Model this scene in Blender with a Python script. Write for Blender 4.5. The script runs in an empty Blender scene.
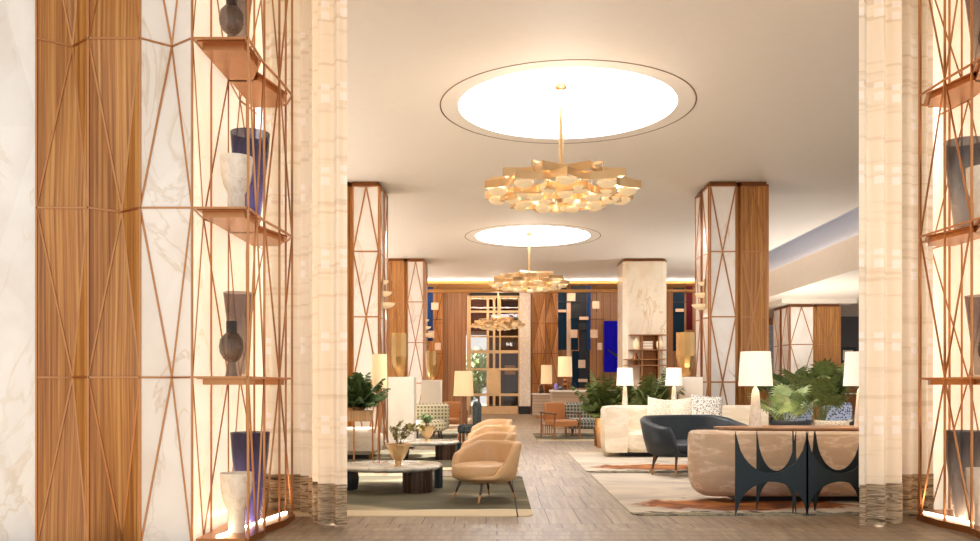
import bpy, math, random
from math import sin, cos, pi, radians as R
from mathutils import Vector, Matrix
random.seed(7)
SC = bpy.context.scene
COL = SC.collection
CAMZ, F, VX, VY = 1.3, 855.0, 497.0, 385.0

def px(x, d): return (x - VX) * d / F            # metres to the right of the camera axis at distance d
def pz(y, d): return CAMZ + (VY - y) * d / F     # metres above the floor at distance d

# ------------------------------------------------------------------ materials
class NT:
    def __init__(s, name):
        s.m = bpy.data.materials.new(name); s.m.use_nodes = True
        s.t = s.m.node_tree; s.n = s.t.nodes; s.n.clear()
        s.out = s.n.new('ShaderNodeOutputMaterial')
    def add(s, typ, ins=None, **props):
        n = s.n.new(typ)
        for k, v in props.items(): setattr(n, k, v)
        for k, v in (ins or {}).items():
            if hasattr(v, 'is_output'): s.t.links.new(v, n.inputs[k])
            else: n.inputs[k].default_value = v
        return n
    def coords(s, scale=(1, 1, 1), rot=(0, 0, 0)):
        tc = s.add('ShaderNodeTexCoord')
        mp = s.add('ShaderNodeMapping', {'Vector': tc.outputs['Object'], 'Scale': scale, 'Rotation': rot})
        return mp.outputs['Vector']
    def ramp(s, fac, stops):
        r = s.add('ShaderNodeValToRGB', {'Fac': fac})
        e = r.color_ramp.elements
        while len(e) < len(stops): e.new(0.5)
        for el, (p, c) in zip(e, stops):
            el.position = p; el.color = (c[0], c[1], c[2], 1)
        return r.outputs['Color']
    def mix(s, fac, a, b, blend='MIX'):
        m = s.add('ShaderNodeMix', data_type='RGBA', blend_type=blend)
        for i, v in ((0, fac), (6, a), (7, b)):
            if hasattr(v, 'is_output'): s.t.links.new(v, m.inputs[i])
            else: m.inputs[i].default_value = v if i == 0 else (v[0], v[1], v[2], 1)
        return m.outputs[2]
    def math(s, op, a, b=0.0, c=0.0):
        m = s.add('ShaderNodeMath', operation=op)
        for i, v in enumerate((a, b, c)):
            if hasattr(v, 'is_output'): s.t.links.new(v, m.inputs[i])
            else: m.inputs[i].default_value = v
        return m.outputs[0]
    def bsdf(s, color, rough=0.5, metal=0.0, bump=None, bstr=0.2, **kw):
        b = s.add('ShaderNodeBsdfPrincipled', {'Roughness': rough, 'Metallic': metal})
        if hasattr(color, 'is_output'): s.t.links.new(color, b.inputs['Base Color'])
        else: b.inputs['Base Color'].default_value = (color[0], color[1], color[2], 1)
        for k, v in kw.items():
            k = k.replace('_', ' ')
            if hasattr(v, 'is_output'): s.t.links.new(v, b.inputs[k])
            else: b.inputs[k].default_value = v
        if bump is not None:
            bn = s.add('ShaderNodeBump', {'Height': bump, 'Strength': bstr, 'Distance': 0.02})
            s.t.links.new(bn.outputs['Normal'], b.inputs['Normal'])
        s.t.links.new(b.outputs['BSDF'], s.out.inputs['Surface'])
        return b

def srgb(r, g, b):
    f = lambda c: (c / 255 / 12.92) if c / 255 <= .04045 else ((c / 255 + .055) / 1.055) ** 2.4
    return (f(r), f(g), f(b))

def m_plain(name, rgb, rough=0.6, metal=0.0, var=0.06, scale=8.0, bstr=0.0, **kw):
    t = NT(name); c = srgb(*rgb)
    nz = t.add('ShaderNodeTexNoise', {'Vector': t.coords(), 'Scale': scale, 'Detail': 3.0})
    a = tuple(x * (1 - var) for x in c); b = tuple(min(1, x * (1 + var)) for x in c)
    col = t.ramp(nz.outputs['Fac'], [(0.3, a), (0.7, b)])
    t.bsdf(col, rough, metal, nz.outputs['Fac'] if bstr else None, bstr, **kw)
    return t.m

def m_wood(name, dark, mid, light, axis='z', rough=0.35, plank=0.0, scale=1.0):
    t = NT(name)
    st = {'z': (30, 30, .35), 'y': (30, .35, 30), 'x': (.35, 30, 30)}[axis]
    v = t.coords(tuple(k * scale for k in st))
    if axis == 'z':
        sp = t.add('ShaderNodeSeparateXYZ', {'Vector': t.coords()})
        u = t.math('MULTIPLY', t.math('ADD', sp.outputs['X'], t.math('MULTIPLY', sp.outputs['Y'], .3)), 30 * scale)
        v = t.add('ShaderNodeCombineXYZ', {'X': u, 'Y': t.math('MULTIPLY', u, .6), 'Z': t.math('MULTIPLY', sp.outputs['Z'], .35 * scale)}).outputs[0]
    n1 = t.add('ShaderNodeTexNoise', {'Vector': v, 'Scale': 1.3, 'Detail': 4.0, 'Distortion': 0.25})
    n2 = t.add('ShaderNodeTexNoise', {'Vector': v, 'Scale': 7.0, 'Detail': 2.0})
    f = t.math('ADD', t.math('MULTIPLY', n1.outputs['Fac'], .75), t.math('MULTIPLY', n2.outputs['Fac'], .25))
    col = t.ramp(f, [(0.34, srgb(*dark)), (0.5, srgb(*mid)), (0.66, srgb(*light))])
    if plank:
        sep = t.add('ShaderNodeSeparateXYZ', {'Vector': t.coords()})
        u = t.math('DIVIDE', sep.outputs['X'], plank)
        fr = t.math('FRACT', u)
        seam = t.math('LESS_THAN', fr, 0.05)
        cell = t.add('ShaderNodeTexWhiteNoise', {'W': t.math('FLOOR', u)}, noise_dimensions='1D')
        col = t.mix(t.math('MULTIPLY', cell.outputs['Value'], .35), col, tuple(c * .55 for c in srgb(*mid)))
        col = t.mix(seam, col, tuple(c * .35 for c in srgb(*dark)))
    t.bsdf(col, rough)
    return t.m

def m_marble(name, base, vein, warm, amount=0.5, rough=0.18, scale=1.0):
    t = NT(name); v = t.coords((scale, scale, scale * .7), (.4, .7, .3))
    wp = t.add('ShaderNodeTexNoise', {'Vector': v, 'Scale': 1.3, 'Detail': 5.0, 'Distortion': 1.6})
    ridge = t.math('ABSOLUTE', t.math('SUBTRACT', wp.outputs['Fac'], .5))
    n2 = t.add('ShaderNodeTexNoise', {'Vector': v, 'Scale': .9, 'Detail': 2.0})
    msk = t.math('GREATER_THAN', n2.outputs['Fac'], .47)
    vein_f = t.math('MULTIPLY', t.math('SUBTRACT', 1.0, t.add('ShaderNodeMapRange', {'Value': ridge, 'From Max': .022}).outputs[0]), amount)
    vein_f = t.math('MULTIPLY', vein_f, t.add('ShaderNodeMapRange', {'Value': n2.outputs['Fac'], 'From Min': .42, 'From Max': .6}).outputs[0])
    n3 = t.add('ShaderNodeTexNoise', {'Vector': v, 'Scale': 2.2, 'Detail': 4.0, 'Distortion': .8})
    col = t.ramp(n3.outputs['Fac'], [(.3, srgb(*warm)), (.62, srgb(*base))])
    col = t.mix(vein_f, col, srgb(*vein))
    t.bsdf(col, rough)
    return t.m

def m_emit(name, rgb, strength, base=None):
    t = NT(name); c = srgb(*rgb)
    nz = t.add('ShaderNodeTexNoise', {'Vector': t.coords(), 'Scale': 3.0})
    col = t.ramp(nz.outputs['Fac'], [(.2, tuple(x * .97 for x in c)), (.8, c)])
    t.bsdf(srgb(*(base or rgb)), .6, Emission_Color=col, Emission_Strength=strength)
    return t.m

M = {}
M['ceil'] = m_plain('ceiling plaster', (233, 228, 221), .6, var=.01)
M['ceil_dark'] = m_plain('ceiling shadow gap', (120, 85, 60), .6)
M['wood'] = m_wood('honey walnut', (128, 76, 32), (172, 114, 52), (201, 148, 80))
M['wood_wall'] = m_wood('wall timber', (138, 92, 56), (174, 124, 80), (196, 148, 102), plank=.32)
M['wood_ceiling'] = m_wood('soffit timber', (150, 105, 52), (190, 140, 75), (205, 158, 92), axis='x')
M['wood_dark'] = m_wood('dark fluted walnut', (38, 24, 16), (66, 44, 30), (92, 64, 44))
M['wood_mid'] = m_wood('mid walnut', (110, 66, 38), (148, 96, 58), (172, 120, 78))
M['wood_top'] = m_wood('console walnut', (120, 80, 48), (165, 118, 78), (190, 146, 104), axis='x')
M['wood_legs'] = m_wood('dark walnut legs', (60, 36, 22), (92, 58, 36), (116, 78, 50))
M['oak'] = m_wood('pale oak', (170, 130, 90), (196, 158, 116), (214, 180, 140))
M['marble'] = m_marble('cream marble', (238, 231, 222), (204, 180, 150), (230, 220, 208), .5)
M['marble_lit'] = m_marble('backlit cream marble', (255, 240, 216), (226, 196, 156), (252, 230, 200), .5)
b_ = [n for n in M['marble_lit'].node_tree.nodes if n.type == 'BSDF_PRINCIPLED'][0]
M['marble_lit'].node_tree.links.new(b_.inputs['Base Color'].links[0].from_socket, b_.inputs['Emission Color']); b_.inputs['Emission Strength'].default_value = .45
M['marble_warm'] = m_marble('warm veined marble', (244, 230, 208), (206, 164, 104), (234, 216, 190), .7)
M['marble_cool'] = m_marble('cool marble', (236, 232, 226), (204, 178, 140), (224, 217, 208), .45)
M['marble_table'] = m_marble('grey green marble', (224, 220, 208), (120, 116, 98), (184, 180, 164), .85, .12, 3.0)
M['bronze'] = m_plain('brushed bronze', (184, 130, 86), .32, 1.0, .05)
M['bronze_dark'] = m_plain('dark bronze', (128, 82, 50), .35, 1.0, .05)
M['gold'] = m_plain('satin gold', (214, 180, 134), .33, 1.0, .04)
M['brass_glass'] = m_plain('smoked amber glass', (200, 158, 100), .16, .7, .12, 2.0)
M['leather'] = m_plain('tan leather', (208, 168, 122), .48, 0, .03, 30, .05)
M['leather_dark'] = m_plain('saddle leather', (188, 126, 74), .5, 0, .05, 30, .05)
M['teal'] = m_plain('midnight teal velvet', (15, 27, 35), .5, 0, .2, 6, Sheen_Weight=.08)
M['teal_metal'] = m_plain('dark teal steel', (30, 44, 50), .42, .3, .06)
M['black'] = m_plain('black plinth', (22, 20, 20), .5)
M['white_box'] = m_plain('ivory lacquer', (236, 226, 210), .5, var=.02)
M['shade_white'] = m_emit('lit ivory shade', (255, 244, 230), .3)
M['shade_cream'] = m_emit('lit cream shade', (246, 214, 164), .22)
M['cup'] = m_emit('lit alabaster', (255, 226, 172), .22, (226, 204, 168))
M['disc'] = m_emit('luminous ceiling disc', (250, 249, 252), 12.5)
M['led'] = m_emit('warm light strip', (255, 228, 194), 22.0)
M['ceiling_fill'] = m_emit('ceiling fill strip', (250, 248, 246), 26.0)
M['curtain_fill_led'] = m_emit('curtain strip light', (255, 230, 198), 5.0)
M['cove_soft'] = m_emit('soft cove strip', (255, 232, 206), 5.0)
M['cove'] = m_emit('cove light strip', (255, 248, 240), 16.0)
M['ceramic_white'] = m_plain('stone white ceramic', (226, 214, 196), .35, 0, .07, 7)
M['lamp_base'] = m_marble('banded alabaster', (232, 220, 202), (190, 168, 140), (214, 198, 176), .6, .3, 5.0)
M['leaf'] = m_plain('fern green', (110, 124, 66), .55, 0, .45, 12)
M['leaf_light'] = m_plain('fan palm green', (146, 162, 104), .5, 0, .35, 6)
M['leaf_dark'] = m_plain('deep green', (84, 104, 56), .55, 0, .4, 12)
M['leaf_sage'] = m_plain('sage leaves', (150, 172, 120), .55, 0, .2, 12)
M['leaf_olive'] = m_plain('olive leaves', (142, 130, 58), .5, 0, .3, 12)
M['stem'] = m_plain('plant stem', (96, 78, 44), .7)
M['soil_pot'] = m_plain('woven planter', (168, 122, 78), .7, 0, .25, 40, .3)
M['blue_paint'] = m_plain('ultramarine paint', (12, 4, 186), .6, 0, .12, 3, Specular_IOR_Level=.1)
M['navy_panel'] = m_plain('petrol blue panel', (9, 34, 54), .5, 0, .1, 3, Specular_IOR_Level=.1)
M['cobalt_panel'] = m_plain('cobalt panel', (18, 52, 104), .5, 0, .1, 3, Specular_IOR_Level=.1)
M['slate_panel'] = m_plain('slate panel', (48, 52, 60), .55, 0, .1, 3, Specular_IOR_Level=.1)
M['blush_panel'] = m_plain('blush panel', (206, 180, 160), .6, 0, .08, 3)
M['wine_panel'] = m_plain('wine panel', (76, 16, 30), .5, 0, .1, 3, Specular_IOR_Level=.1)
M['grey'] = m_plain('window grey', (150, 152, 158), .4)
M['blue_grey'] = m_plain('recess blue grey', (176, 182, 196), .6, 0, .03)  # bluish light of the cove recess put into its surface colour
M['dark_wall'] = m_plain('dark interior', (70, 62, 62), .5)
M['red_wall'] = m_plain('terracotta interior', (120, 66, 54), .6)
M['door_frame'] = m_plain('champagne frame', (214, 182, 138), .4, .3)
M['beige_counter'] = m_wood('counter timber', (158, 130, 104), (186, 158, 130), (204, 178, 150), axis='x')
M['plaster_warm'] = m_plain('soffit plaster', (232, 220, 204), .55, 0, .02)
M['pants'] = m_plain('stone paving', (170, 160, 150), .8)

# glass
t = NT('door glass')
gl = t.add('ShaderNodeBsdfGlass', {'Color': (.92, .9, .88, 1), 'Roughness': 0.0, 'IOR': 1.05})
tr = t.add('ShaderNodeBsdfTransparent', {'Color': (.86, .84, .82, 1)})
gg = t.add('ShaderNodeBsdfGlossy', {'Color': (.9, .8, .75, 1), 'Roughness': .02})
mx = t.add('ShaderNodeMixShader', {0: .035, 1: tr.outputs[0], 2: gg.outputs[0]})
t.t.links.new(mx.outputs[0], t.out.inputs['Surface']); t.n.remove(gl); M['glass'] = t.m

def m_glassware(name, tint, top, z0, z1, trans=.55):
    t = NT(name)
    sep = t.add('ShaderNodeSeparateXYZ', {'Vector': t.coords()})
    f = t.add('ShaderNodeMapRange', {'Value': sep.outputs['Z'], 'From Min': z0, 'From Max': z1}).outputs[0]
    wv = t.add('ShaderNodeTexNoise', {'Vector': t.coords((26, 26, .8)), 'Scale': 1.0, 'Detail': 2.0})
    f2 = t.math('ADD', f, t.math('MULTIPLY', t.math('SUBTRACT', wv.outputs['Fac'], .5), .5))
    col = t.ramp(f2, [(.15, srgb(*tint)), (.85, srgb(*top))])
    b = t.bsdf(col, .05, 0)
    tp = t.add('ShaderNodeBsdfTransparent', {'Color': t.mix(.6, col, (1, 1, 1))})
    mxs = t.add('ShaderNodeMixShader', {0: trans, 1: b.outputs[0], 2: tp.outputs[0]})
    t.t.links.new(mxs.outputs[0], t.out.inputs['Surface'])
    return t.m
M['vase_blue'] = m_glassware('cobalt streaked glass', (150, 142, 222), (60, 52, 92), .1, .8, .55)
M['vase_smoke'] = m_glassware('smoked brown glass', (214, 198, 182), (150, 124, 114), .05, .65, .78)
M['vase_bulb'] = m_glassware('dark smoked glass', (150, 122, 100), (58, 42, 36), .0, .5, .4)
M['vase_grey'] = m_glassware('grey brown glass', (206, 198, 192), (96, 88, 90), .1, .8, .6)
M['goblet'] = m_marble('frosted stone glass', (238, 228, 212), (178, 160, 138), (220, 206, 186), .5, .25, 5.0)

# parquet floor
def m_floor(name, wid, row, lenaxis_x=False):
    t = NT(name)
    v = t.coords((1, 1, 1), (0, 0, pi / 2 if lenaxis_x else 0))
    br = t.add('ShaderNodeTexBrick', {'Vector': v, 'Color1': (0, 0, 0, 1), 'Color2': (1, 1, 1, 1), 'Mortar': (.5, .5, .5, 1), 'Scale': 1.0,
               'Mortar Size': .006, 'Mortar Smooth': 0.0, 'Bias': 0.0, 'Brick Width': wid, 'Row Height': row}, offset=.35, squash=1.6, squash_frequency=3)
    vv = t.coords((.9, 14, 14) if lenaxis_x else (14, .9, 14))
    sh = t.add('ShaderNodeVectorMath', {0: vv, 1: br.outputs['Color']}, operation='ADD')
    mul = t.add('ShaderNodeVectorMath', {0: br.outputs['Color'], 1: (37, 17, 3)}, operation='MULTIPLY')
    sh = t.add('ShaderNodeVectorMath', {0: vv, 1: mul.outputs[0]}, operation='ADD')
    n1 = t.add('ShaderNodeTexNoise', {'Vector': sh.outputs[0], 'Scale': 1.2, 'Detail': 5.0, 'Distortion': .9})
    g = t.ramp(n1.outputs['Fac'], [(.3, srgb(120, 104, 84)), (.5, srgb(149, 131, 107)), (.7, srgb(171, 154, 129))])
    bw = t.add('ShaderNodeSeparateColor', {'Color': br.outputs['Color']})
    col = t.mix(t.math('MULTIPLY', bw.outputs[0], .45), g, srgb(112, 92, 72))
    col = t.mix(br.outputs['Fac'], col, srgb(66, 52, 40))
    t.bsdf(col, .4, 0, n1.outputs['Fac'], .06)
    return t.m
M['floor'] = m_floor('oak block floor', .3, 1.0)
M['floor_border'] = m_floor('oak border boards', 4.0, .2, False)

# rugs
def m_rug_left():
    t = NT('olive rug'); tc = t.coords()
    sep = t.add('ShaderNodeSeparateXYZ', {'Vector': tc})
    nz = t.add('ShaderNodeTexNoise', {'Vector': t.coords((.5, 1.1, 1)), 'Scale': 1.1, 'Detail': 3.0, 'Distortion': .4})
    base = t.ramp(nz.outputs['Fac'], [(.46, srgb(84, 78, 56)), (.56, srgb(104, 96, 70)), (.66, srgb(176, 162, 130))])
    wob = t.math('MULTIPLY', t.math('SUBTRACT', nz.outputs['Fac'], .5), .5)
    edge = t.math('LESS_THAN', t.math('ADD', sep.outputs['Y'], wob), .42)
    col = t.mix(edge, base, srgb(206, 188, 154))
    ln = t.math('MULTIPLY', t.math('GREATER_THAN', sep.outputs['X'], -.16), t.math('LESS_THAN', sep.outputs['X'], -.145))
    col = t.mix(ln, col, srgb(50, 44, 36))
    w = t.add('ShaderNodeTexNoise', {'Vector': tc, 'Scale': 160.0})
    t.bsdf(col, .95, 0, w.outputs['Fac'], .25)
    return t.m
M['rug_left'] = m_rug_left()
def m_rug_right():
    t = NT('abstract rug'); tc = t.coords()
    nz = t.add('ShaderNodeTexNoise', {'Vector': t.coords((.55, 1.0, 1)), 'Scale': 1.0, 'Detail': 5.0, 'Distortion': .7})
    base = t.ramp(nz.outputs['Fac'], [(.34, srgb(150, 140, 130)), (.46, srgb(204, 190, 168)), (.58, srgb(172, 160, 146)), (.7, srgb(216, 204, 184))])
    sep = t.add('ShaderNodeSeparateXYZ', {'Vector': tc})
    n2 = t.add('ShaderNodeTexNoise', {'Vector': t.coords((1.1, 1.2, 1)), 'Scale': 1.7, 'Detail': 4.0, 'Distortion': 1.2})
    dx = t.math('MULTIPLY', t.math('SUBTRACT', sep.outputs['X'], 1.35), .8)
    dy = t.math('MULTIPLY', t.math('SUBTRACT', sep.outputs['Y'], .75), 1.9)
    rr = t.math('SQRT', t.math('ADD', t.math('MULTIPLY', dx, dx), t.math('MULTIPLY', dy, dy)))
    rr = t.math('ADD', rr, t.math('MULTIPLY', t.math('SUBTRACT', n2.outputs['Fac'], .5), 1.8))
    blob = t.add('ShaderNodeMapRange', {'Value': rr, 'From Min': .95, 'From Max': .75}).outputs[0]
    rust = t.ramp(n2.outputs['Fac'], [(.35, srgb(104, 58, 28)), (.5, srgb(164, 96, 40)), (.65, srgb(196, 138, 62))])
    col = t.mix(blob, base, rust)
    n3 = t.add('ShaderNodeTexNoise', {'Vector': tc, 'Scale': 6.0, 'Detail': 4.0})
    edge = t.math('LESS_THAN', t.math('ADD', sep.outputs['Y'], t.math('MULTIPLY', n3.outputs['Fac'], .5)), .42)
    col = t.mix(edge, col, t.ramp(n3.outputs['Fac'], [(.4, srgb(84, 76, 70)), (.5, srgb(150, 140, 110)), (.6, srgb(120, 116, 104))]))
    w = t.add('ShaderNodeTexNoise', {'Vector': tc, 'Scale': 160.0})
    t.bsdf(col, .95, 0, w.outputs['Fac'], .25)
    return t.m
M['rug_right'] = m_rug_right()

# sofa cloth that looks like veined travertine
def m_sofa(name, a, b, c, sc=1.0):
    t = NT(name)
    nz = t.add('ShaderNodeTexNoise', {'Vector': t.coords((1.6 * sc, 1.6 * sc, 4.5 * sc), (0, .5, 0)), 'Scale': 1.7, 'Detail': 8.0, 'Distortion': .35})
    fine = t.add('ShaderNodeTexNoise', {'Vector': t.coords(), 'Scale': 90.0, 'Detail': 2.0})
    col = t.ramp(nz.outputs['Fac'], [(.40, srgb(*a)), (.52, srgb(*b)), (.575, srgb(*c)), (.62, srgb(*b))])
    col = t.mix(t.math('MULTIPLY', fine.outputs['Fac'], .25), col, srgb(*a))
    t.bsdf(col, .85, 0, fine.outputs['Fac'], .12)
    return t.m
M['sofa_near'] = m_sofa('veined bouclé', (194, 170, 144), (205, 180, 153), (226, 208, 187), 1.3)
M['sofa_far'] = m_sofa('cream bouclé', (226, 208, 180), (236, 221, 196), (244, 232, 212))
M['sofa_left'] = m_sofa('ivory bouclé', (222, 206, 180), (232, 218, 194), (240, 228, 208))

def m_dots(name, bg, fg, sc):
    t = NT(name)
    vo = t.add('ShaderNodeTexVoronoi', {'Vector': t.coords(), 'Scale': sc, 'Randomness': .8})
    col = t.mix(t.math('LESS_THAN', vo.outputs['Distance'], .38), srgb(*bg), srgb(*fg))
    t.bsdf(col, .85); return t.m
M['pillow_dots'] = m_dots('speckled linen', (232, 224, 212), (70, 64, 62), 42)
M['pillow_cream'] = m_dots('flecked cream linen', (236, 226, 206), (196, 178, 148), 46)
M['pillow_blue'] = m_dots('blue print cotton', (196, 206, 224), (40, 66, 132), 24)
M['mottle_dark'] = m_dots('dark mottled velvet', (48, 54, 56), (92, 100, 100), 26)

def m_grid(name, bg, fg, step, line):
    t = NT(name); sep = t.add('ShaderNodeSeparateXYZ', {'Vector': t.coords()})
    fx = t.math('FRACT', t.math('DIVIDE', t.math('ADD', sep.outputs['X'], sep.outputs['Y']), step))
    fz = t.math('FRACT', t.math('DIVIDE', sep.outputs['Z'], step))
    f = t.math('MAXIMUM', t.math('LESS_THAN', fx, line), t.math('LESS_THAN', fz, line))
    t.bsdf(t.mix(f, srgb(*bg), srgb(*fg)), .8); return t.m
M['lattice_light'] = m_grid('pale lattice weave', (118, 112, 84), (226, 220, 192), .085, .5)
M['lattice_grey'] = m_grid('grey lattice weave', (72, 74, 68), (166, 164, 148), .085, .34)
M['window_grid'] = m_grid('glass block window', (172, 176, 184), (206, 206, 206), .3, .12)

# curtain: woven strata + small pale blocks, light passes through it
def m_curtain(name, base, line, tint):
    t = NT(name)
    nz = t.add('ShaderNodeTexNoise', {'Vector': t.coords((.35, .35, 9)), 'Scale': 1.6, 'Detail': 4.0, 'Distortion': .25})
    col = t.ramp(nz.outputs['Fac'], [(.34, srgb(*line)), (.46, srgb(*base)), (.66, srgb(*base)), (.78, srgb(*tint))])
    sep = t.add('ShaderNodeSeparateXYZ', {'Vector': t.coords()})
    fx = t.math('FRACT', t.math('DIVIDE', sep.outputs['X'], .19))
    fz = t.math('FRACT', t.math('DIVIDE', sep.outputs['Z'], .77))
    bx = t.math('MULTIPLY', t.math('GREATER_THAN', fx, .35), t.math('LESS_THAN', fx, .75))
    b1 = t.math('MULTIPLY', t.math('GREATER_THAN', fz, .1), t.math('LESS_THAN', fz, .2))
    b2 = t.math('MULTIPLY', t.math('GREATER_THAN', fz, .25), t.math('LESS_THAN', fz, .32))
    bz = t.math('MULTIPLY', bx, t.math('MAXIMUM', b1, b2))
    col = t.mix(t.math('MULTIPLY', bz, .75), col, srgb(252, 246, 240))
    d = t.add('ShaderNodeBsdfDiffuse', {'Color': col}); tl = t.add('ShaderNodeBsdfTranslucent', {'Color': col})
    m = t.add('ShaderNodeMixShader', {0: .5, 1: d.outputs[0], 2: tl.outputs[0]})
    t.t.links.new(m.outputs[0], t.out.inputs['Surface']); return t.m
M['curtain'] = m_curtain('strata sheer', (242, 231, 212), (228, 213, 190), (248, 239, 224))
M['hanging'] = m_dots('woven ivory hanging', (232, 224, 212), (242, 236, 228), 9)
t = NT('strata hem')
nz = t.add('ShaderNodeTexNoise', {'Vector': t.coords((1.6, 1.6, 15)), 'Scale': 1.4, 'Detail': 6.0, 'Distortion': .9})
t.bsdf(t.ramp(nz.outputs['Fac'], [(.33, srgb(58, 44, 32)), (.41, srgb(142, 118, 90)), (.5, srgb(196, 172, 140)), (.58, srgb(122, 98, 72)), (.66, srgb(206, 186, 156))]), .8, 0, nz.outputs['Fac'], .5)
M['hem'] = t.m

# ------------------------------------------------------------------ mesh building
class MB:
    def __init__(s): s.v = []; s.f = []
    def _add(s, vs, fs):
        o = len(s.v); s.v += [tuple(p) for p in vs]; s.f += [tuple(i + o for i in q) for q in fs]; return s
    def box(s, x0, x1, y0, y1, z0, z1):
        x0, x1 = min(x0, x1), max(x0, x1); y0, y1 = min(y0, y1), max(y0, y1)
        return s._add([(x0, y0, z0), (x1, y0, z0), (x1, y1, z0), (x0, y1, z0), (x0, y0, z1), (x1, y0, z1), (x1, y1, z1), (x0, y1, z1)],
                      [(0, 3, 2, 1), (4, 5, 6, 7), (0, 1, 5, 4), (1, 2, 6, 5), (2, 3, 7, 6), (3, 0, 4, 7)])
    def bar(s, p, q, w, h=None, n=4, r1=None):
        p, q = Vector(p), Vector(q); d = (q - p)
        if d.length < 1e-6: return s
        d.normalize(); up = Vector((0, 0, 1)) if abs(d.z) < .95 else Vector((0, 1, 0))
        a = d.cross(up).normalized(); b = a.cross(d).normalized()
        h = w if h is None else h; k = 1.0 if r1 is None else r1 / w
        vs = []
        for c, sc in ((p, 1.0), (q, k)):
            for i in range(n):
                th = 2 * pi * (i + .5) / n; g = 1.414 if n == 4 else 1.0
                vs.append(c + a * (w * g * sc * cos(th)) + b * (h * g * sc * sin(th)))
        fs = [(i, (i + 1) % n, n + (i + 1) % n, n + i) for i in range(n)] + [tuple(reversed(range(n))), tuple(range(n, 2 * n))]
        return s._add(vs, fs)
    def tube(s, pts, r, n=8, r_end=None):
        pts = [Vector(p) for p in pts]; m = len(pts); vs = []; fs = []
        for i, p in enumerate(pts):
            d = (pts[min(i + 1, m - 1)] - pts[max(i - 1, 0)]).normalized()
            up = Vector((0, 0, 1)) if abs(d.z) < .9 else Vector((0, 1, 0))
            a = d.cross(up).normalized(); b = a.cross(d)
            rr = r if r_end is None else r + (r_end - r) * i / (m - 1)
            vs += [p + a * rr * cos(2 * pi * k / n) + b * rr * sin(2 * pi * k / n) for k in range(n)]
        for i in range(m - 1):
            for k in range(n): fs.append((i * n + k, i * n + (k + 1) % n, (i + 1) * n + (k + 1) % n, (i + 1) * n + k))
        fs += [tuple(reversed(range(n))), tuple(range((m - 1) * n, m * n))]
        return s._add(vs, fs)
    def lathe(s, prof, n=32, c=(0, 0, 0), sx=1.0, sy=1.0, cap0=True, cap1=True, a0=0.0):
        vs = []; fs = []; m = len(prof)
        for r, z in prof:
            vs += [(c[0] + sx * r * cos(a0 + 2 * pi * k / n), c[1] + sy * r * sin(a0 + 2 * pi * k / n), c[2] + z) for k in range(n)]
        for i in range(m - 1):
            for k in range(n): fs.append((i * n + k, i * n + (k + 1) % n, (i + 1) * n + (k + 1) % n, (i + 1) * n + k))
        if cap0: fs.append(tuple(reversed(range(n))))
        if cap1: fs.append(tuple(range((m - 1) * n, m * n)))
        return s._add(vs, fs)
    def loft(s, plan, levels):
        """plan: closed 2-D outline (ccw); levels: (z, inset) rings, inset moves each point towards the inside"""
        n = len(plan); vs = []; fs = []
        nor = []
        for i in range(n):
            a = Vector(plan[i - 1]); b = Vector(plan[(i + 1) % n]); d = (b - a).normalized(); nor.append(Vector((-d.y, d.x)))
        for z, ins in levels:
            for p, q in zip(plan, nor): vs.append((p[0] + q.x * ins, p[1] + q.y * ins, z))
        for j in range(len(levels) - 1):
            for i in range(n): fs.append((j * n + i, j * n + (i + 1) % n, (j + 1) * n + (i + 1) % n, (j + 1) * n + i))
        fs += [tuple(reversed(range(n))), tuple(range((len(levels) - 1) * n, len(levels) * n))]
        return s._add(vs, fs)
    def sweep(s, path, prof, caps=True, closed_prof=True):
        """path: 2-D points; prof: (offset to the left of travel, z)"""
        m = len(path); k = len(prof); vs = []; fs = []
        for i in range(m):
            a = Vector(path[max(i - 1, 0)]); b = Vector(path[min(i + 1, m - 1)]); d = (b - a).normalized(); nn = Vector((-d.y, d.x))
            for o, z in prof: vs.append((path[i][0] + nn.x * o, path[i][1] + nn.y * o, z))
        kk = k if closed_prof else k - 1
        for i in range(m - 1):
            for j in range(kk): fs.append((i * k + j, (i + 1) * k + j, (i + 1) * k + (j + 1) % k, i * k + (j + 1) % k))
        if caps and closed_prof: fs += [tuple(range(k)), tuple(reversed(range((m - 1) * k, m * k)))]
        return s._add(vs, fs)
    def slab(s, poly, vec):
        """flat 3-D polygon pushed along vec"""
        n = len(poly); v = Vector(vec); a = [Vector(p) for p in poly]
        return s._add(a + [p + v for p in a], [tuple(reversed(range(n))), tuple(range(n, 2 * n))] + [(i, (i + 1) % n, n + (i + 1) % n, n + i) for i in range(n)])
    def blob(s, c, rx, ry, rz, e=1.0, nu=24, nv=12, rot=None):
        """superellipsoid: e<1 squarer"""
        pw = lambda t, k: math.copysign(abs(t) ** k, t)
        vs = []; fs = []
        for j in range(nv + 1):
            ph = -pi / 2 + pi * j / nv
            for i in range(nu):
                th = 2 * pi * i / nu
                p = Vector((rx * pw(cos(ph), e) * pw(cos(th), e), ry * pw(cos(ph), e) * pw(sin(th), e), rz * pw(sin(ph), e)))
                if rot: p = rot @ p
                vs.append((p.x + c[0], p.y + c[1], p.z + c[2]))
        for j in range(nv):
            for i in range(nu): fs.append((j * nu + i, j * nu + (i + 1) % nu, (j + 1) * nu + (i + 1) % nu, (j + 1) * nu + i))
        return s._add(vs, fs)
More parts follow.
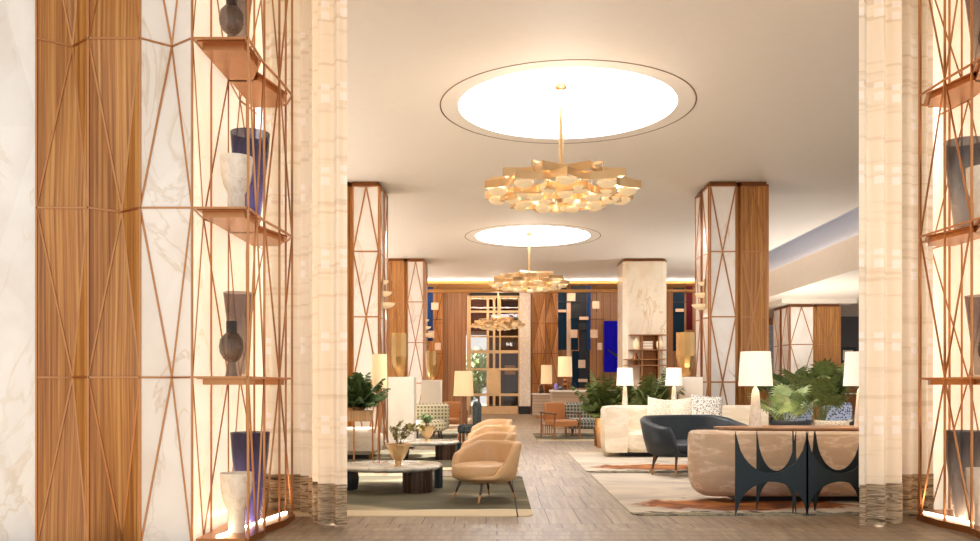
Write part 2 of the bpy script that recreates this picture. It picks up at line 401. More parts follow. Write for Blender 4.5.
    def pillow(s, c, w, h, th, rot=None):
        vs = []; fs = []; n = 10
        for side in (1, -1):
            for j in range(n + 1):
                for i in range(n + 1):
                    u, v = i / n * 2 - 1, j / n * 2 - 1
                    k = ((1 - u * u) * (1 - v * v)) ** .45
                    pu = u * (1 - .07 * (1 - v * v)); pv = v * (1 - .07 * (1 - u * u))
                    p = Vector((pu * w / 2, side * (k * th / 2 + .002), pv * h / 2))
                    if rot: p = rot @ p
                    vs.append((p.x + c[0], p.y + c[1], p.z + c[2]))
        N = (n + 1) ** 2
        for sd in (0, 1):
            for j in range(n):
                for i in range(n):
                    a = sd * N + j * (n + 1) + i; q = (a, a + 1, a + n + 2, a + n + 1)
                    fs.append(q if sd else tuple(reversed(q)))
        e = [(j * (n + 1) + i) for j, i in [(0, i) for i in range(n)] + [(j, n) for j in range(n)] + [(n, n - i) for i in range(n)] + [(n - j, 0) for j in range(n)]]
        for a, b in zip(e, e[1:] + e[:1]): fs.append((a, b, b + N, a + N))
        return s._add(vs, fs)
    def build(s, name, mat, parent=None, smooth=False, bevel=0.0, world=False, sub=0):
        vs = s.v
        if world and parent is not None:
            off = Vector((0, 0, 0)); q = parent
            while q is not None: off += q.location; q = q.parent
            vs = [(a - off.x, b - off.y, c - off.z) for a, b, c in vs]
        me = bpy.data.meshes.new(name); me.from_pydata(vs, [], s.f); me.validate()
        import bmesh
        bm = bmesh.new(); bm.from_mesh(me); bmesh.ops.recalc_face_normals(bm, faces=bm.faces); bm.to_mesh(me); bm.free()
        me.materials.append(M[mat] if isinstance(mat, str) else mat)
        if smooth:
            for p in me.polygons: p.use_smooth = True
        o = bpy.data.objects.new(name, me); COL.objects.link(o)
        if parent is not None: o.parent = parent
        if bevel:
            b = o.modifiers.new('bevel', 'BEVEL'); b.width = bevel; b.segments = 2; b.limit_method = 'ANGLE'; b.angle_limit = R(40)
        if sub:
            b = o.modifiers.new('sub', 'SUBSURF'); b.levels = sub; b.render_levels = sub
        if smooth == 'auto':
            me.set_sharp_from_angle(angle=R(35))
        return o

def tag(o, label, cat, group=None, kind=None):
    o['label'] = label; o['category'] = cat
    if group: o['group'] = group
    if kind: o['kind'] = kind
    return o
def thing(name, label, cat, loc=(0, 0, 0), rz=0.0, group=None, scale=1.0):
    o = bpy.data.objects.new(name, None); COL.objects.link(o)
    o.location = loc; o.rotation_euler = (0, 0, rz); o.scale = (scale,) * 3
    o.empty_display_size = .1
    return tag(o, label, cat, group)
def struct(name, mb, mat, parent=None, **kw):
    o = mb.build(name, mat, parent, **kw)
    if parent is None: o['kind'] = 'structure'
    return o
KIDS = lambda o: [c for c in COL.objects if c.parent == o]
def dup(o, loc=None, rz=None, label=None, parent=None):
    kids = KIDS(o)
    c = o.copy(); COL.objects.link(c)
    if parent is not None: c.parent = parent
    if loc is not None: c.location = loc
    if rz is not None: c.rotation_euler = (0, 0, rz)
    if label: c['label'] = label
    for k in kids: dup(k, parent=c)
    return c

def rrect(x0, x1, y0, y1, r, n=6):
    r4 = r if isinstance(r, (tuple, list)) else (r,) * 4
    out = []
    for (cx, cy, a0, rr) in ((x0 + r4[0], y0 + r4[0], pi, r4[0]), (x1 - r4[1], y0 + r4[1], 1.5 * pi, r4[1]), (x1 - r4[2], y1 - r4[2], 0, r4[2]), (x0 + r4[3], y1 - r4[3], .5 * pi, r4[3])):
        for i in range(n + 1):
            a = a0 + pi / 2 * i / n; out.append((cx + rr * cos(a), cy + rr * sin(a)))
    return out
def ellipse(cx, cy, a, b, n=40, e=1.0):
    pw = lambda t: math.copysign(abs(t) ** e, t)
    return [(cx + a * pw(cos(2 * pi * i / n)), cy + b * pw(sin(2 * pi * i / n))) for i in range(n)]

# ------------------------------------------------------------------ folded panels and columns
RINGS = [0.0, 1.362, 2.724, 4.086, 5.45]
def folded(p0, p1, inward, rings, t, parity, depth, trim_r=.012, inset=0.0, fold=True, last=False):
    """one folded panel between plan points p0 and p1; returns (panel mesh, trim mesh)"""
    pm, tm = MB(), MB()
    A, B, IN = Vector(p0), Vector(p1), Vector(inward)
    def P(q, z): return Vector((q.x, q.y, z))
    apex = A.lerp(B, t) + IN * depth
    for k in range(len(rings) - 1):
        z0, z1 = rings[k], rings[k + 1]
        BL, BR, TL, TR = P(A, z0), P(B, z0), P(A, z1), P(B, z1)
        if not fold:
            pm._add([BL, BR, TR, TL], [(0, 1, 2, 3)])
        elif (k + parity) % 2 == 0:                     # fold point on the upper ring
            T = P(apex, z1); pm._add([BL, BR, TR, T, TL], [(0, 3, 4), (0, 1, 3), (1, 2, 3)])
            for a, b in ((BL, T), (BR, T), (TL, T), (T, TR)): tm.bar(a, b, trim_r)
            if k == 0: tm.bar(BL, BR, trim_r)
        else:
            T = P(apex, z0); pm._add([BL, T, BR, TR, TL], [(0, 1, 4), (1, 3, 4), (1, 2, 3)])
            for a, b in ((TL, T), (TR, T), (TL, TR)): tm.bar(a, b, trim_r)
            if k == 0: tm.bar(BL, T, trim_r).bar(T, BR, trim_r)
    tm.bar(P(A, rings[0]), P(A, rings[-1]), trim_r)
    if last: tm.bar(P(B, rings[0]), P(B, rings[-1]), trim_r)
    return pm, tm

def column(name, label, cx, cy, plan, rings=RINGS, trim='bronze', trim_r=.014, group='faceted columns', cap=.0):
    """plan: list of (point, material of the edge that starts there, parity, fold?) ccw about the centre"""
    c = thing(name, label, 'column', (cx, cy, 0), 0, group)
    n = len(plan)
    for i in range(n):
        p, mat, par, fd = plan[i]; q = plan[(i + 1) % n][0]
        if mat is None: continue
        d = Vector((q[0] - p[0], q[1] - p[1])); nn = Vector((-d.y, d.x)).normalized()
        pm, tm = folded(p, q, (nn.x, nn.y), rings, .5 if d.length > .5 else .5, par, min(.05, d.length * .12), trim_r, fold=fd)
        if trim is None: tm = None
        pn = 'wood_panel' if mat.startswith('wood') else 'marble_panel'
        po = pm.build(pn, mat, c)
        if tm is not None: tm.build('bronze_trim', trim, po)
    out = [pl[0] for pl in plan]
    MB().loft(out, [(rings[-1], -.02), (rings[-1] + .035, -.02), (rings[-1] + .04, .03), (5.549 if rings is RINGS else rings[-1] + .09, .03)]).build('capital', 'bronze_dark', c)
    MB().loft(out, [(.0, -.015), (.05, -.015), (.06, .02)]).build('plinth', 'bronze_dark', c)
    return c

def bay_plan(front_l, front_r, left, right, h=.62):
    """square column, two bays on each side with a notch between"""
    g = .06; d = .09
    pts = []
    def side(rot, m1, m2, p1):
        raw = [((-h + .03, -h), m1, p1, True), ((-g, -h), 'wood' if m1 != 'marble_cool' else m1, 0, False), ((0, -h + d), 'wood' if m1 != 'marble_cool' else m1, 0, False), ((g, -h), m2, p1 + 1, True), ((h - .03, -h), m2, 0, False)]
        for (x, y), m, p, f in raw:
            cx, cy = x * cos(rot) - y * sin(rot), x * sin(rot) + y * cos(rot)
            pts.append(((cx, cy), m, p, f))
    side(0, front_l, front_r, 0); side(pi / 2, right, right, 1); side(pi, front_r, front_l, 0); side(1.5 * pi, left, left, 1)
    return pts

# ------------------------------------------------------------------ the setting
# front part of the floor, border boards, room floor
struct('floor', MB().box(-9, 20, 7.78, 46, -.1, 0), 'floor')
struct('floor_front', MB().box(-9, 12, 2.5, 7.78, -.1, 0), 'floor_border')
# ceiling with two round openings
def ceiling_with_holes(x0, x1, y0, y1, z, holes):
    mb = MB()
    ys = sorted([y0, y1] + [cy + s * 2.2 for cx, cy, r in holes for s in (-1, 1)])
    strips = []
    prev = y0
    for cx, cy, r in sorted(holes, key=lambda h: h[1]):
        strips.append((prev, cy - 2.2, None)); strips.append((cy - 2.2, cy + 2.2, (cx, cy, r))); prev = cy + 2.2
    strips.append((prev, y1, None))
    for a, b, h in strips:
        if h is None:
            mb._add([(x0, a, z), (x1, a, z), (x1, b, z), (x0, b, z)], [(0, 3, 2, 1)])
        else:
            cx, cy, r = h
            for u0, u1 in ((x0, cx - 2.2), (cx + 2.2, x1)): mb._add([(u0, a, z), (u1, a, z), (u1, b, z), (u0, b, z)], [(0, 3, 2, 1)])
            n = 96; inn = []; out = []
            for k in range(n):
                th = 2 * pi * k / n; c, s = cos(th), sin(th); m = max(abs(c), abs(s))
                inn.append((cx + r * c, cy + r * s, z)); out.append((cx + 2.2 * c / m, cy + 2.2 * s / m, z))
            mb._add(inn + out, [(k, (k + 1) % n, n + (k + 1) % n, n + k) for k in range(n)])
    return mb
AX = 1.03
HOLES = [(1.07, 13.1, 1.66), (1.02, 24.5, 1.64)]
CH = 5.55
struct('ceiling', ceiling_with_holes(-9, 8.6, 3.0, 34.92, CH, HOLES), 'ceil')
struct('ceiling_rear', MB().box(-9, 20, 34.9, 38.6, CH, CH + .1), 'wood_ceiling')
for i, (hx, hy, hr) in enumerate(HOLES):
    which = ['large round ceiling light above the big petal chandelier', 'round ceiling light above the second petal chandelier further along the hall'][i]
    cl = thing('ceiling_light', which, 'ceiling light', (hx, hy, CH), 0, 'round ceiling lights')
    MB().lathe([(hr, 0), (hr, .13)], 96, cap0=False, cap1=False).build('rim', 'ceil', cl, smooth=True)
    MB().lathe([(.01, .08), (hr - .002, .08), (hr - .002, .13), (.01, .13)], 96, cap0=False, cap1=False).build('diffuser', 'disc', cl)
    MB().lathe([(1.925, -.001), (1.945, -.001), (1.945, -.004), (1.925, -.004), (1.925, -.001)], 96, cap0=False, cap1=False).build('shadow_gap', 'ceil_dark', cl)
MB().box(-8, 16, 34.9, 34.93, CH - .1, CH).build('trim_6', 'wood_ceiling', None)['kind'] = 'structure'
wv = thing('wall_fill_light', 'hidden fill strip added to wash the timber back wall from the rear soffit', 'wall light', (0, 35.2, CH))
MB().box(-6, 15, 35.15, 35.3, CH - .03, CH).build('light_strip', 'led', wv, world=True)  # strip added behind the lip to brighten the back wall
# rear cove: a timber trough with a strip light in it, washing the end of the white ceiling
MB().box(-8, 16, 34.6, 34.9, CH - .48, CH - .45).box(-8, 16, 34.6, 34.63, CH - .45, CH - .38).build('trim_7', 'wood_ceiling', None)['kind'] = 'structure'
cv = thing('cove_light', 'long cove light strip glowing at the far end of the white ceiling', 'cove light', (0, 34.7, CH))
MB().box(-8, 16, 34.7, 34.8, CH - .44, CH - .385).build('light_strip', 'cove', cv, world=True)
cv = thing('cove_light', 'cove light strip above the beige fascia at right', 'cove light', (9.4, 20, 5.1))
MB().box(9.4, 9.48, 12, 34, 5.102, 5.14).build('light_strip', 'cove_soft', cv, world=True)
# right hand side: dropped soffit and its recess
struct('ceiling_recess', MB().box(8.6, 12, 12, 34.3, 6.05, 6.12).box(8.6, 8.66, 12, 34.3, CH, 6.05), 'blue_grey')
cv = thing('cove_light', 'hidden fill strip added behind the right ceiling edge to brighten the beige fascia', 'cove light', (8.68, 20, 5.6))
MB().box(8.665, 8.7, 12, 34, 5.57, 5.61).build('light_strip', 'cove_soft', cv, world=True)  # strip out of view, added to brighten the fascia and soffit
struct('trim_2', MB().box(9.5, 9.6, 12, 36, 5.1, 6.05), 'blue_grey')
struct('trim_3', MB().box(9.3, 9.6, 12, 36, 4.4, 5.1).box(9.3, 9.33, 12, 36, 5.1, 5.18), 'plaster_warm')
struct('ceiling_soffit', MB().box(9.3, 20, 12, 38.6, 4.3, 4.4), 'plaster_warm')
# walls
struct('wall_back', MB().box(-9, px(466, 38.6), 38.6, 38.8, 0, CH).box(px(521, 38.6), 20, 38.6, 38.8, 0, CH).box(px(466, 38.6), px(521, 38.6), 38.6, 38.8, pz(298, 38.6) + .1, CH), 'wood_wall')
wl = MB()
wl.box(-6.3, -6.1, 6.9, 38.6, 2.75, CH).box(-6.3, -6.1, 6.9, 38.6, 0, .12)
for y0, y1 in ((6.9, 11.6), (13.3, 15.0), (17.2, 18.4), (21.0, 23.0), (25.5, 27.5), (30.5, 30.8), (34, 38.6)): wl.box(-6.3, -6.1, y0, y1, .12, 2.75)
wl.box(-6.1, -5.7, 8.2, 38.6, 3.2, 3.26).box(-5.74, -5.7, 8.2, 38.6, 3.26, 3.34)  # unseen ledge added to carry the ceiling fill strip
struct('wall_left', wl, 'plaster_warm')
cv = thing('cove_light', 'unseen fill strip added on the ledge above the left windows to light the ceiling', 'cove light', (-5.9, 23, 3.3))
MB().box(-6.0, -5.85, 8.4, 38.4, 3.262, 3.29).build('light_strip', 'ceiling_fill', cv, world=True)  # added out of sight to lift the hall ceiling
wr = MB().box(20, 20.2, 8.8, 38.6, 0, .3)
for k in range(8): wr.box(20, 20.2, 8.8 + k * 4.2, 9.1 + k * 4.2, .3, 4.4)
struct('wall_right', wr, 'dark_wall')
struct('wall_front', MB().box(-9, -5.2, 8.9, 9.0, 0, CH), 'plaster_warm')

# ------------------------------------------------------------------ portal: front columns, display cages, curtains
MIR = 2.1
def mx(x, side): return x if side < 0 else MIR - x
def portal(side):
    s = side
    X0, X1 = -3.70, -2.45
    w = (X1 - X0) / 3
    nm = 'left' if s < 0 else 'right'
    Y = 6.87
    c = thing('column', 'tall folded column of two timber panels and one marble panel next to a display cage' if s < 0 else
              'folded portal column whose marble flank lights the right-hand display cage', 'column', (mx(-3.0, s), 7.6, 0), 0, 'faceted columns')
    RZ = RINGS + []
    mats = ['wood', 'wood', 'marble']; par = [0, 1, 0]; tt = [.5, .47, .46]
    for i in range(3):
        a, b = (mx(X0 + i * w, s), Y), (mx(X0 + (i + 1) * w, s), Y)
        pm, tm = folded(a, b, (0, 1), RZ, tt[i], par[i], .17, .0075)
        o = pm.build(('wood_panel' if mats[i] == 'wood' else 'marble_panel'), mats[i], c, world=True)
        tm.build('bronze_trim', 'bronze', o, world=True)
    ys = [Y, 7.79, 8.95]
    for i in range(2):
        pm, tm = folded((mx(X1, s), ys[i]), (mx(X1, s), ys[i + 1]), (-1 if s < 0 else 1, 0), RZ, .5, i + 1, .07, .008)
        ym = (ys[i] + ys[i + 1]) / 2
        tm.bar((mx(X1, s), ym, 0), (mx(X1, s), ym, 5.45), .007)
        o = pm.build('marble_panel', 'marble_lit', c, world=True); tm.build('bronze_trim', 'bronze', o, world=True)
    MB().box(mx(X0, s), mx(X1 - .11, s), Y + .27, 8.6, 0, CH - .01).build('core', 'marble_cool', c, world=True)
    # display cage
    e = thing('display_cage', 'bronze rod display cage with shelves of vases left of the aisle' if s < 0 else 'bronze rod display cage cut off by the right edge of the view', 'display shelf', (mx(-2.2, s), 7.5, 0), 0, 'bronze display cages')
    E = [(-2.44, 6.87), (-2.00, 6.87), (-2.02, 7.42), (-1.985, 7.80), (-1.97, 8.22), (-2.10, 8.50), (-2.43, 8.56)]
    E = [(mx(x, s), y) for x, y in E]
    A1 = [(-2.425, 6.90), (-2.03, 6.90), (-2.03, 7.36), (-2.19, 7.74), (-2.425, 7.74)]
    A2 = [(-2.425, 7.58), (-2.13, 7.58), (-2.00, 8.16), (-2.12, 8.46), (-2.425, 8.46)]
    for (x, y) in E[1:]:
        MB().bar((x, y, .06), (x, y, 5.45), .0085).build('upright', 'bronze', e, world=True)
    for zi, z in enumerate(RINGS[1:]):
        fr = MB()
        for a, b in zip(E, E[1:]): fr.bar((a[0], a[1], z), (b[0], b[1], z), .0085)
        fr.build('ring_rod', 'bronze', e, world=True)
    for k in range(4):
        z0, z1 = RINGS[k] + (.05 if k == 0 else 0), RINGS[k + 1]
        pairs = [(1, 2), (2, 4), (4, 5)] if s else []
        for i, j in ((0, 1), (1, 2), (2, 4)):
            a, b = E[i], E[j]
            m = ((a[0] + b[0]) / 2, (a[1] + b[1]) / 2) if (i, j) != (2, 4) else E[3]
            zt, zb = (z1, z0) if (k + i) % 2 == 0 else (z0, z1)
            if (i, j) == (0, 1) or (s > 0 and (i, j) == (1, 2)): continue
            br = MB(); br.bar((a[0], a[1], zb), (m[0], m[1], zt), .0065); br.bar((b[0], b[1], zb), (m[0], m[1], zt), .0065)
            br.build('brace', 'bronze', e, world=True)
    for z in RINGS[1:4]:
        for poly in (A1, A2):
            pl = [(mx(x, s), y) for x, y in poly]
            cx = sum(p[0] for p in pl) / len(pl); cy = sum(p[1] for p in pl) / len(pl)
            inn = [(cx + (p[0] - cx) * .86, cy + (p[1] - cy) * .86) for p in pl]
            sh = MB().slab([(p[0], p[1], z - .014) for p in pl], (0, 0, .014)).build('shelf', 'bronze', e, world=True)
            MB().slab([(p[0], p[1], z - .06) for p in inn], (0, 0, .046)).build('shelf_box', 'bronze', sh, world=True)
    bp = [(mx(x, s), y) for x, y in [(-2.43, 6.9), (-2.03, 6.9), (-1.99, 7.3), (-2.03, 7.5), (-1.95, 7.85), (-1.95, 8.25), (-2.1, 8.52), (-2.43, 8.52)]]
    MB().slab([(p[0], p[1], 0) for p in bp], (0, 0, .06)).build('base', 'bronze', e, world=True)
    MB().bar((mx(-2.28, s), 6.98, .066), (mx(-2.05, s), 8.3, .066), .012, .006).build('light_strip', 'led', e, world=True)
    # curtain
    cu = thing('curtain', 'cream strata-woven curtain with brown banded hem hanging left of the aisle' if s < 0 else 'glowing cream curtain with brown banded hem hanging right of the aisle', 'curtain', (mx(-1.7, s), 8.3, 0), 0, 'aisle curtains')
    pa = []
    N = 180; x_in = -1.385 if s < 0 else MIR - 3.325
    CP = [Vector((-2.42, 8.82)), Vector((-2.0, 8.76)), Vector((-1.80, 8.5)), Vector((-1.74, 8.16)), Vector((-1.6, 7.93)), Vector((x_in, 7.88))]
    seg = [0.0]
    for a, b in zip(CP, CP[1:]): seg.append(seg[-1] + (b - a).length)
    def along(t):
        t = min(max(t, 0), seg[-1])
        for i in range(5):
            if t <= seg[i + 1]: return CP[i].lerp(CP[i + 1], (t - seg[i]) / (seg[i + 1] - seg[i]))
    for i in range(N + 1):
        t = seg[-1] * i / N
        q = (along(t - .12) + along(t - .06) + along(t) * 2 + along(t + .06) + along(t + .12)) / 6 if 0 < i < N else along(t)
        d = (along(t + .05) - along(t - .05)).normalized(); wv = .04 * sin(t * 2 * pi / .2 + 1.0) + .012 * sin(t * 23)
        pa.append((mx(q.x - d.y * wv, s), q.y + d.x * wv))
    MB().sweep(pa, [(0, .36), (0, 2.0), (0, 3.8), (0, 5.5)], closed_prof=False).build('drape', 'curtain', cu, smooth=True, world=True)
    cl = thing('curtain_fill', 'slim upright fill strip added out of view behind the %s aisle curtain' % nm, 'strip light', (mx(-1.62, s), 8.3, 0), 0, 'added curtain fill strips')  # unseen backlight added to make the drape glow
    MB().box(mx(-1.60, s), mx(-1.57, s), 8.22, 8.25, .05, 5.4).build('light_strip', 'curtain_fill_led', cl, world=True)
    MB().box(mx(-1.63, s), mx(-1.54, s), 8.255, 8.275, 0, 5.45).build('back_rail', 'bronze', cl, world=True)
    hem = [(p[0], p[1] - .012) for p in pa]
    MB().sweep(hem, [(0, .012), (0, .2), (0, .385)], closed_prof=False).build('hem_band', 'hem', cu, smooth=True, world=True)
portal(-1); portal(1)
# marble wall at the left edge
wm = MB()
pm, tm = folded((-5.3, 6.95), (-3.715, 6.95), (0, 1), [0, 1.7, 3.4, 5.5], .55, 0, .22, .002)
struct('wall_portal', pm, 'marble_cool')

# ------------------------------------------------------------------ vases in the cages
def vase_prof(kind):
    if kind == 'tall': return [(.07, 0), (.085, .02), (.12, .3), (.158, .62), (.172, .82), (.164, .82), (.148, .6), (.108, .3), (.07, .04)]
    if kind == 'taper': return [(.055, 0), (.06, .02), (.075, .25), (.105, .5), (.132, .74), (.126, .74), (.098, .5), (.066, .25), (.05, .03)]
    if kind == 'bulb': return [(.056, 0), (.05, .02), (.036, .1), (.034, .13), (.07, .16), (.096, .21), (.102, .26), (.092, .32), (.06, .36), (.045, .372), (.045, .47), (.039, .47), (.039, .38)]
    if kind == 'goblet': return [(.07, 0), (.07, .19), (.075, .2), (.11, .27), (.128, .36), (.135, .5), (.128, .5), (.115, .36), (.09, .27), (.03, .23)]
G2 = {'tall': ('vase', 'vase_blue', 'tall streaked blue glass vase'), 'taper': ('vase', 'vase_smoke', 'tapered smoked glass vase'), 'bulb': ('bottle', 'vase_bulb', 'dark smoked bulb bottle'), 'goblet': ('goblet', 'goblet', 'milky stone goblet')}
LEV = {0: (.06, 'on the base'), 1: (1.362, 'on the lowest shelf'), 2: (2.724, 'on the middle shelf'), 3: (4.086, 'on the top shelf')}
for s, cage in ((-1, 'of the left display cage'), (1, 'of the right display cage')):
    for lev, (z, txt) in LEV.items():
        kinds = (('tall', -2.2, 7.62), ('goblet', -2.2, 7.22)) if lev % 2 == 0 else (('taper', -2.24, 7.42), ('bulb', -2.21, 7.12))
        if s > 0: kinds = tuple((k, x - .0, y + .25 if k in ('tall', 'taper') else y + .35) for k, x, y in kinds)
        for k, x, y in kinds:
            nm, mat, lab = G2[k]
            if s > 0 and k == 'tall': mat, lab = 'vase_grey', 'tall grey glass vase'
            o = MB().lathe(vase_prof(k), 28, cap1=True).build(nm, mat, None, smooth='auto')
            o.location = (mx(x, s), y, z)
            tag(o, '%s standing %s %s' % (lab, txt, cage), nm, 'glass and stone vessels in the display cages')

# ------------------------------------------------------------------ columns in the hall
column('column', 'marble and timber folded column beside the tall fern, left of the aisle', -3.06, 18.45, bay_plan('wood', 'marble', 'wood', 'marble'))
column('column', 'timber-fronted folded column behind the left pedestal vase', -3.06, 29.3, bay_plan('wood', 'marble', 'wood', 'marble'))
column('column', 'large marble and timber folded column behind the console lamp', 5.04, 18.45, bay_plan('marble', 'wood', 'marble', 'wood'))
column('column', 'plain veined marble column with bronze shelves on its lower front', 4.97, 29.4, 
       [((x_ * .74, y_ * .74), 'marble_warm', 0, False) for x_, y_ in [(-1, -.8), (-.8, -1), (-.3, -.95), (.25, -1), (.8, -1), (1, -.8), (1, .8), (.8, 1), (-.8, 1), (-1, .8)]], trim=None)
pl = bay_plan('marble', 'wood', 'marble', 'wood', .9)
column('column', 'broad marble and timber column beyond the fan palms at right', 11.2, 31.0, pl, rings=[0, 1.362, 2.724, 4.06][:4], group='faceted columns')
struct('trim_4', MB().box(9.9, 12.5, 29.7, 32.3, 4.151, 4.3), 'plaster_warm')

# ------------------------------------------------------------------ chandeliers
def chandelier(label, x, y, zc, ztop, Rr=1.13, first=None):
    if first is not None:
        c = dup(first, (x, y, zc), 0.2, label)
        for ch in KIDS(c):
            if ch.name.startswith('rod'):
                ch.scale = (1, 1, (ztop - zc - .12) / first['rodlen'])
            if ch.name.startswith('ceiling_canopy'): ch.location.z = ztop - zc - .06
        return c
    c = thing('chandelier', label, 'chandelier', (x, y, zc), 0, 'petal chandeliers')
    n = 10
    def plate(k, z0, z1, ro, ri, off):
        mb = MB(); a0 = 2 * pi * (k + off) / n; a1 = a0 + 2 * pi / n; m = 10; pts = []
        for i in range(m + 1):
            u = i / m; a = a0 + (a1 - a0) * u; r = ri + (ro - ri) * (abs(2 * u - 1) ** 2.0)
            pts.append((r * cos(a), r * sin(a)))
        mb.sweep(pts, [(-.006, z0), (-.006, z1), (.006, z1), (.006, z0)])
        return mb
    for k in range(n):
        plate(k, .09, .20, Rr * .9, Rr * .7, 0).build('petal_plate', 'gold', c, smooth='auto')
    for k in range(n):
        plate(k, -.02, .085, Rr, Rr * .8, .5).build('petal_plate', 'gold', c, smooth='auto')
    for k in range(n):
        plate(k, -.13, -.03, Rr * .76, Rr * .6, .05).build('petal_plate', 'gold', c, smooth='auto')
    # cups: half bowls that open upwards
    def cup(r, a, z, s):
        mb = MB(); nu, nv = 16, 6; vs = []; fs = []
        for j in range(nv + 1):
            ph = -pi / 2 + (pi / 2) * j / nv
            for i in range(nu):
                th = 2 * pi * i / nu
                vs.append((r * cos(a) + s * cos(ph) * cos(th), r * sin(a) + s * cos(ph) * sin(th), z + s * .62 * sin(ph)))
        for j in range(nv):
            for i in range(nu): fs.append((j * nu + i, j * nu + (i + 1) % nu, (j + 1) * nu + (i + 1) % nu, (j + 1) * nu + i))
        fs.append(tuple(range(nv * nu, (nv + 1) * nu)))
        mb._add(vs, fs); return mb
    for (r, m, z, s, off) in ((Rr * .83, 10, -.03, .135, .5), (Rr * .62, 10, -.08, .125, 0), (Rr * .44, 7, -.12, .115, .3), (Rr * .26, 5, -.16, .09, 0)):
        for k in range(m):
            a = 2 * pi * (k + off) / m
            cu = cup(r, a, z, s).build('cup', 'cup', c, smooth='auto')
            MB().bar((r * cos(a), r * sin(a), z), (r * cos(a), r * sin(a), .1), .006).build('cup_stem', 'gold', cu)
    for k in range(5):
        a = 2 * pi * (k + .3) / 5
        ar = MB(); rr = Rr * .72
        ar.bar((.05 * cos(a), .05 * sin(a), .34), (rr * cos(a), rr * sin(a), .27), .012, .016).bar((rr * cos(a), rr * sin(a), .28), (rr * cos(a), rr * sin(a), .05), .012)
        ar.bar((.05 * cos(a), .05 * sin(a), .1), (rr * cos(a), rr * sin(a), .1), .01)
        ar.build('arm', 'gold', c)
    MB().lathe([(.02, -.14), (.08, -.1), (.1, -.03), (.08, .05), (.05, .1), (.05, .35), (.025, .37)], 24).build('hub', 'gold', c, smooth='auto')
    rl = ztop - zc - .12
    MB().lathe([(.033, 0), (.033, rl)], 12).build('rod', 'gold', c, smooth='auto').location.z = .12
    c['rodlen'] = rl
    MB().lathe([(.04, -.09), (.09, -.06), (.11, 0), (.11, .06)], 24).build('ceiling_canopy', 'gold', c, smooth='auto').location.z = ztop - zc - .06
    return c
CHA = chandelier('big gold petal chandelier with glowing cups, first along the hall', .907, 12.12, 4.03, 5.629)
chandelier('gold petal chandelier under the second round ceiling light', .90, 24.0, 4.13, 5.629, first=CHA)
chandelier('small-looking gold chandelier hanging in front of the tall glazed door', .05, 36.2, 3.82, 5.55, first=CHA)

# ------------------------------------------------------------------ column sconces
def sconce(label, x, y, z, dirx, first=None):
    if first: return dup(first, (x, y, z), 0 if dirx > 0 else pi, label)
    c = thing('wall_sconce', label, 'sconce', (x, y, z), 0 if dirx > 0 else pi, 'stacked bowl sconces')
    MB().box(0, .02, -.05, .05, -.3, .3).build('back_plate', 'gold', c)
    for zz, r in ((.24, .10), (.0, .16), (-.24, .22)):
        mb = MB(); nu, nv = 20, 6; vs = []; fs = []
        for j in range(nv + 1):
            ph = -pi / 2 + (pi / 2) * j / nv
            for i in range(nu + 1):
                th = -pi / 2 + pi * i / nu
                vs.append((.02 + r * 1.1 * cos(ph) * cos(th), r * cos(ph) * sin(th), zz + .11 * sin(ph) * (r / .2) ** .4))
        for j in range(nv):
            for i in range(nu): q = j * (nu + 1) + i; fs.append((q, q + 1, q + nu + 2, q + nu + 1))
        fs.append(tuple(range(nv * (nu + 1), (nv + 1) * (nu + 1))))
        mb._add(vs, fs).build('bowl', 'cup', c, smooth='auto')
    return c
SCO = sconce('three-bowl glowing sconce on the column beside the tall fern', -2.43, 18.2, 3.28, 1)
sconce('three-bowl glowing sconce on the column behind the console lamp', 4.41, 18.2, 3.25, -1, SCO)
sconce('three-bowl glowing sconce on the further left column', -2.43, 29.0, 3.28, 1, SCO)

# ------------------------------------------------------------------ rugs
def rug(label, x0, x1, y0, y1, mat, corner, grp):
    o = MB().loft(rrect(0, x1 - x0, 0, y1 - y0, .12), [(0, 0), (.01, 0), (.014, .006)]).build('rug', mat, None)
    o.location = (x0, y0, 0); return tag(o, label, 'rug', grp)
def rug_l(label, x0, x1, y0, y1):
    o = MB().loft(rrect(x0 - x1, 0, 0, y1 - y0, .12), [(0, 0), (.01, 0), (.014, .006)]).build('rug', 'rug_left', None)
    o.location = (x1, y0, 0); return tag(o, label, 'rug', 'olive seating rugs')
rug_l('olive rug with cream front border under the front tan chair', -2.36, .355, 8.42, 12.1)
rug_l('olive rug with cream border under the further coffee table', -4.6, .345, 12.95, 16.9)
rug('abstract beige rug with rust patch under the bouclé sofa back', 1.35, 4.4, 8.5, 12.4, 'rug_right', 0, 'abstract seating rugs')
rug('abstract beige rug under the navy loveseat and far cream sofa', 1.34, 6.0, 12.7, 16.5, 'rug_right', 0, 'abstract seating rugs')
o = rug_l('small dark olive rug under the tan lounge chair by the counter', .95, 3.0, 19.8, 22.8)
o = rug_l('dark olive rug under the lattice chair at left', -3.6, -1.0, 19.4, 24.0)
RZ = .014

